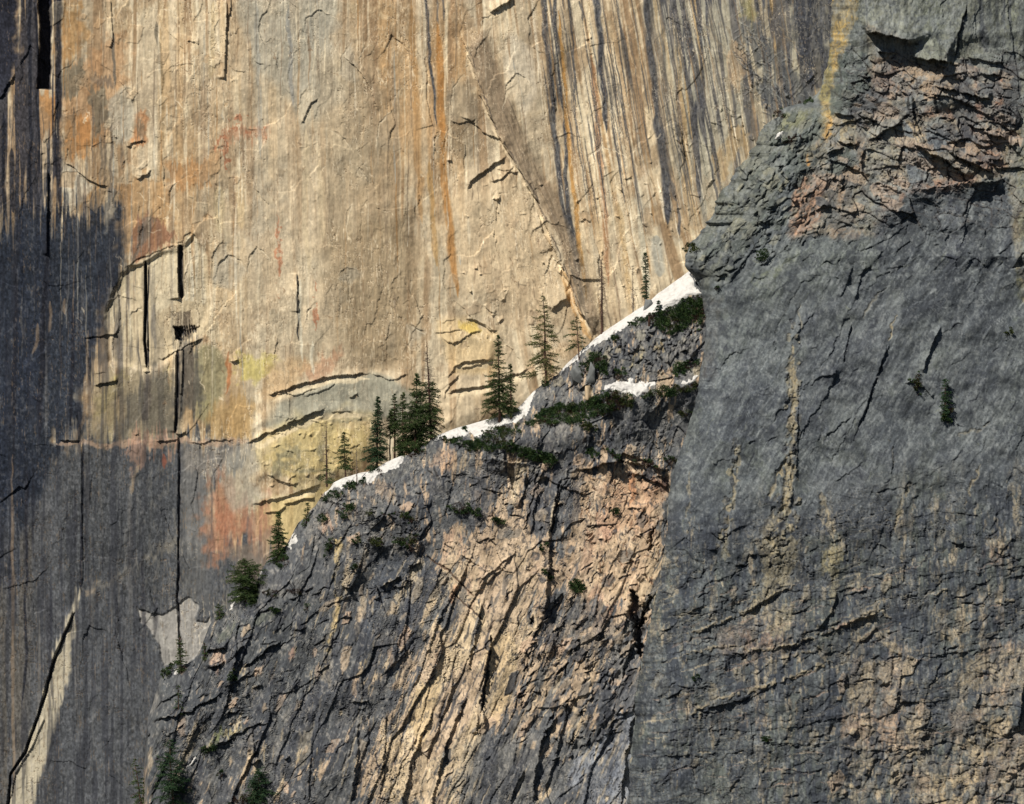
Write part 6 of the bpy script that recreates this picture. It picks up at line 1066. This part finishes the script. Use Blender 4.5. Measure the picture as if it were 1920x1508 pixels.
CF(487, 1502, 484, 1442, 20, 'dark bushy pine in the crack near the bottom edge', 26, 'round', M_dark, 0, 1.1, off=.5, name='pine_tree')
CF(335, 1345, 334, 1285, 8, 'wispy sapling on the slanting crack of the dark slab', 27, 'open', M_need, .1, .6, off=.3, name='pine_sapling')
CF(1773, 786, 1772, 711, 12, 'lone dark fir clinging to the middle of the grey slab', 28, 'column', M_dark, 0, 1.0, face='b', off=.3, name='fir_tree', group=None)

def stump(px, py, h, label):
    X0, Y0, Z0 = ridge_pt(px, py, 1.0); root = bpy.data.objects.new('tree_stump', None); sc.collection.objects.link(root); root.location = (float(X0), float(Y0), float(Z0)); tag(root, label, 'stump')
    T = Tri(); T.stick(Vector((0, 0, 0)), Vector((.1, 0, h * .6)), .38, .33, 0, 9); T.stick(Vector((.1, 0, h * .6)), Vector((-.02, 0, h)), .33, .12, 0, 9); T.build('trunk', [M_red], root)
    Q = Tri(); Q.stick(Vector((.1, 0, h * .6)), Vector((.7, -.2, h * .95)), .08, .03, 0); Q.build('branch_stub', [M_red], root)
stump(1217, 612, 2.8, 'broken reddish stump among the upper bushes')

def bush(pts, label, seed, mats=(0, 1, 2), wts=(.8, .2, 0), dens=1.0, face=None, cat='bush', name='bush', stuff=False, size=1.0, thick=1.3, group='bushes growing on the rock ledges'):
    """leaf clumps over an outlined patch of rock"""
    R_ = random.Random(seed); K = Tri(); xs_ = [p[0] for p in pts]; ys_ = [p[1] for p in pts]
    area = abs(sum(pts[i][0] * pts[(i + 1) % len(pts)][1] - pts[(i + 1) % len(pts)][0] * pts[i][1] for i in range(len(pts)))) / 2
    n = int(max(6, area / 13 * dens)); N = n * 6
    qx = np.array([R_.uniform(min(xs_) - 3, max(xs_) + 3) for _ in range(N * 3)], np.float32); qy = np.array([R_.uniform(min(ys_) - 3, max(ys_) + 3) for _ in range(N * 3)], np.float32)
    d = polysd(qx, qy, pts) + 9 * (fb(qx / 9, qy / 9, seed % 50, 3) - .5); ok = np.nonzero(d > 0)[0][:n]
    org = None
    FX, FY, FZ = (ridge_pt if face is None else but_pt)(qx[ok], qy[ok], .5)
    cxm, cym, czm = float(FX.mean()), float(FY.mean()), float(FZ.min())
    tone = fb(qx[ok] / 16, qy[ok] / 12, seed % 40 + 3, 3)
    root = bpy.data.objects.new(name, None) if not stuff else None
    for i, ii in enumerate(ok):
        c = Vector((float(FX[i]) - cxm, float(FY[i]) - cym, float(FZ[i]) - czm)); rad = R_.uniform(.35, .8) * size * min(1, .5 + float(d[ii]) / 8)
        mi = mats[0] if tone[i] < .5 + .4 * (wts[0] - .5) + R_.gauss(0, .08) else (mats[1] if R_.random() < wts[1] / (wts[1] + wts[2] + 1e-6) else mats[2])
        for _ in range(int(44 * size)):
            v = Vector((R_.gauss(0, 1), R_.gauss(0, .8), R_.gauss(.35, .6))).normalized() * rad * R_.uniform(.5, 1.05) + Vector((0, -.25 * thick, .2))
            if mi == 1: K.leaf(c + v * .7, v + Vector((0, 0, .5)), R_.uniform(.3, .6), .05, R_, mi)
            else: K.leaf(c + v, v + Vector((R_.gauss(0, .4), R_.gauss(0, .4), .3)), R_.uniform(.2, .42), R_.uniform(.12, .24), R_, mi)
    ms = [M_bush, M_red, M_oliv]
    if stuff:
        o = K.build(name, ms); o.location = (cxm, cym, czm); tag(o, label, None, None, 'stuff'); return
    sc.collection.objects.link(root); root.location = (cxm, cym, czm); tag(root, label, cat, group)
    K.build('foliage', ms, root)
    T = Tri()
    for _ in range(1):
        b = Vector((R_.uniform(-.3, .3), 0, -.1)); T.stick(b, b + Vector((R_.uniform(-.5, .5), -.3, R_.uniform(.5, .9))), .06, .03, 0)
    T.build('stem', [M_red], root)
def ell(x, y, a, b, k=0.0, n=9): return [(x + a * math.cos(6.283 * i / n), y + b * math.sin(6.283 * i / n) - k * a * math.cos(6.283 * i / n)) for i in range(n)]
MAT = dict(stuff=True, name='undergrowth')
bush([(820, 822), (850, 822), (875, 828), (900, 822), (920, 815), (960, 802), (975, 812), (950, 820), (960, 835), (1000, 845), (1045, 858), (1048, 868), (1030, 876), (1010, 868), (985, 858), (950, 848), (905, 845), (880, 850), (868, 840), (840, 832)], 'dark green mat of bushes below the wide snow patch', 101, wts=(.9, .1, .1), **MAT)
bush([(905, 812), (925, 800), (955, 798), (980, 792), (1000, 785), (1020, 770), (1050, 758), (1090, 760), (1105, 748), (1125, 738), (1145, 735), (1180, 742), (1192, 750), (1180, 765), (1140, 772), (1120, 785), (1090, 790), (1060, 796), (1020, 800), (980, 800), (940, 812), (915, 820)], 'widest dark green bush mat in the middle of the ridge', 102, wts=(.85, .2, .1), dens=1.15, **MAT)
bush([(1170, 612), (1190, 600), (1220, 592), (1255, 580), (1290, 560), (1318, 556), (1320, 590), (1300, 600), (1290, 620), (1262, 630), (1235, 618), (1215, 605), (1190, 612)], 'dark bush mat under the top of the long snow slope', 103, wts=(.85, .2, .1), dens=1.15, **MAT)
bush([(1195, 745), (1215, 735), (1250, 722), (1280, 728), (1308, 716), (1306, 730), (1270, 742), (1230, 746), (1200, 752)], 'dark bush strip under the ledge snow', 104, wts=(.9, .1, .1), **MAT)
bush([(1258, 700), (1270, 680), (1290, 682), (1312, 676), (1300, 692), (1285, 700), (1270, 712)], 'dark bush leaning on the grey slab above the snow scrap', 105)
bush([(1095, 690), (1105, 665), (1125, 660), (1135, 665), (1142, 690), (1135, 705), (1118, 695), (1105, 698)], 'dense dark bush behind the tall rounded pillar', 106)
bush([(1088, 680), (1096, 668), (1094, 700), (1084, 705)], 'narrow bush squeezed left of the tall pillar', 107)
bush(ell(1163, 700, 9, 10), 'small round bush left above the ledge snow', 108)
bush(ell(1150, 640, 10, 8, .5), 'olive bush at the lip of the long snow slope', 109, wts=(.6, .1, .4))
bush([(1090, 800), (1105, 792), (1120, 800), (1115, 810), (1098, 808)], 'lighter green bush hanging below the widest mat', 110, mats=(2, 0, 0), wts=(.6, .5, .1))
bush([(1098, 850), (1115, 847), (1130, 852), (1140, 862), (1158, 858), (1145, 850), (1160, 864), (1110, 858)], 'thin bush line on the crack above the pink scar', 111, wts=(.7, .3, .1))
bush([(1182, 865), (1200, 862), (1222, 866), (1240, 878), (1225, 880), (1200, 874)], 'dark bush above the overhung orange roof', 112)
bush([(1240, 858), (1256, 856), (1264, 864), (1258, 875), (1246, 868)], 'reddish bare bush where ridge meets slab', 113, wts=(.4, .8, .1))
bush([(1270, 776), (1285, 772), (1296, 776), (1280, 786)], 'low olive bush against the slab edge', 114, mats=(2, 1, 0), wts=(.6, .5, .1))
bush([(833, 955), (850, 945), (868, 944), (885, 952), (905, 962), (900, 968), (880, 962), (855, 962)], 'dark bush on the middle ledge left of the tan scar', 115)
bush([(912, 970), (930, 966), (948, 978), (940, 984), (920, 980)], 'smaller dark bush right of the middle ledge bush', 116)
bush(ell(1155, 961, 9, 6), 'single dark bush on the pink scar', 117, wts=(.8, .3, 0))
bush([(640, 945), (665, 950), (660, 965), (640, 960), (650, 975), (630, 965)], 'dark bush below the low snow patch', 118)
bush([(672, 975), (690, 962), (700, 958), (690, 968)], 'olive bush cushion on the left ledge', 119, mats=(2, 1, 0), wts=(.7, .5, .1))
bush([(718, 966), (740, 962), (765, 966), (780, 978), (770, 982), (745, 972)], 'reddish brown bush on the left ledge', 120, wts=(.35, .8, .2))
bush([(650, 1008), (672, 1006), (680, 1012), (665, 1020)], 'green bush at the left end of the long lower ledge', 121)
bush([(685, 1010), (705, 1012), (722, 1018), (718, 1028), (698, 1026)], 'olive bush in the middle of the long lower ledge', 122, mats=(2, 1, 0), wts=(.6, .6, .1))
bush([(735, 1010), (760, 1008), (785, 1000), (788, 1008), (770, 1020), (776, 1038), (760, 1026), (735, 1022)], 'rusty bush at the right end of the long lower ledge', 123, wts=(.35, .9, .3))
bush([(655, 1058), (672, 1056), (678, 1066), (662, 1072)], 'sparse brown bush under the left ledge', 124, wts=(.3, .9, .1), dens=.8)
bush([(606, 1045), (612, 1020), (622, 1010), (620, 1030), (610, 1048), (602, 1050)], 'curved green strip of bush in the dark slab', 125)
bush([(513, 1056), (530, 1040), (544, 1050), (535, 1066), (520, 1064)], 'dark bush at the foot of the cone-shaped spruce', 126)
bush([(495, 1110), (515, 1106), (525, 1110), (520, 1118), (500, 1118)], 'brown cushion bush left on the dark slab', 127, wts=(.3, .9, .1))
bush([(540, 1108), (560, 1106), (568, 1114), (555, 1118)], 'brown cushion bush right on the dark slab', 128, wts=(.4, .8, .1))
bush([(505, 1142), (520, 1138), (532, 1148), (525, 1156), (512, 1150)], 'dark green bush under the brown cushions', 129)
bush([(563, 1143), (575, 1135), (578, 1139), (568, 1148)], 'tiny rusty bush on a slanting crack', 130, wts=(.3, .9, .1))
bush([(468, 1120), (480, 1102), (482, 1122), (470, 1140), (462, 1132)], 'dark bush right below the rounded pine', 131)
bush([(305, 1262), (322, 1244), (345, 1246), (328, 1256), (312, 1270), (300, 1282)], 'leafy olive bush left of the slim lone fir', 132, mats=(2, 0, 0), wts=(.6, .7, .1))
bush(ell(437, 1269, 8, 10), 'green tuft below the overhanging tan block', 133, mats=(2, 0, 0), wts=(.7, .5, .1))
bush([(378, 1408), (398, 1398), (406, 1402), (398, 1414), (384, 1414)], 'olive and dark bush on the snow-streaked crack', 134)
bush([(402, 1450), (418, 1447), (420, 1456), (404, 1460)], 'rusty bush low on the dark slab', 135, wts=(.3, .9, .1))
bush([(430, 1500), (450, 1492), (478, 1494), (480, 1503), (450, 1512), (430, 1512)], 'rusty bush at the bottom edge of the picture', 136, wts=(.25, .9, .1))
bush([(600, 930), (620, 922), (640, 925), (625, 938), (606, 942)], 'dark scrub at the left tip of the low snow patch', 137)
bush([(645, 914), (655, 903), (668, 905), (665, 918), (650, 922)], 'round dark bush in the low snow patch', 138)
bush([(674, 908), (684, 900), (690, 910), (682, 918)], 'small dark bush right of the thin snag', 139)
bush([(596, 972), (608, 962), (612, 976), (600, 988)], 'dark bush on the rim under the little fir', 140)
bush([(1012, 1022), (1024, 1020), (1026, 1032), (1014, 1034)], 'upper dark tuft in the slanting gully', 141, dens=1.3)
bush([(1018, 1072), (1030, 1070), (1042, 1080), (1030, 1088)], 'middle dark tuft in the slanting gully', 142, dens=1.3)
bush([(1058, 1092), (1075, 1090), (1098, 1100), (1090, 1115), (1072, 1110)], 'largest dark tuft low in the slanting gully', 143, dens=1.2)
bush([(1010, 725), (1018, 715), (1030, 722), (1020, 730)], 'small bush at the foot of the open-branched fir', 144)
bush([(760, 858), (785, 846), (800, 838), (795, 850), (770, 860)], 'low bush under the tree clump', 145)
bush([(700, 886), (716, 880), (712, 890)], 'low bush at the foot of the dense spruce', 146)
bush([(1340 + 0, 0 + 545), (1345, 540), (1350, 548)], 'tiny tuft on the buttress edge', 147, face='b')
bush([(1415, 484), (1428, 470), (1442, 476), (1438, 488), (1420, 494)], 'dark bush on the lower lichened shoulder', 148, face='b')
bush([(1446, 210), (1465, 208), (1480, 216), (1470, 224), (1450, 220)], 'dark brown bush on the high shoulder rim', 149, wts=(.5, .7, 0), face='b')
bush([(1496, 190), (1520, 189), (1522, 196), (1500, 200)], 'dark tuft at the foot of the yellow stripe', 150, face='b')
bush([(1450, 268), (1470, 262), (1498, 252), (1500, 262), (1480, 268)], 'dark bush strip beside the highest snow scrap', 151, face='b')
bush([(1762, 775), (1785, 770), (1786, 790), (1770, 795)], 'brown scrub at the foot of the slab fir', 152, wts=(.3, .9, .2), face='b')
bush([(1704, 716), (1722, 702), (1728, 720), (1722, 740), (1712, 730)], 'rusty bush in the slanting slab crack', 153, wts=(.3, .9, .4), face='b')
bush(ell(1436, 1388, 8, 9), 'lone dark bush on the lower buttress bands', 154, face='b')
bush([(1282, 470), (1290, 455), (1304, 458), (1310, 470), (1296, 476)], 'lichen-green bush on the nub above the snow', 155, mats=(2, 1, 0), wts=(.6, .6, .1), face='b')
bush([(1300, 575), (1312, 560), (1318, 590), (1310, 620), (1300, 600)], 'dark bush wedged against the slab by the snow slope', 156)
bush([(868, 804), (875, 800), (874, 808)], 'tiny sapling tuft in the wide snow patch', 157, dens=2)
bush([(1130, 845), (1135, 842), (1150, 850), (1158, 858), (1148, 860)], 'small bush on the crack right of the thin bush line', 158)
bush(ell(1305, 1272, 7, 6), 'small green tuft at the left of the buttress bands', 159, face='b')
bush([(1880, 622), (1895, 612), (1898, 626), (1886, 634)], 'olive tuft high on the slab near its edge', 160, mats=(2, 1, 0), wts=(.7, .6, .1), face='b', dens=.6)
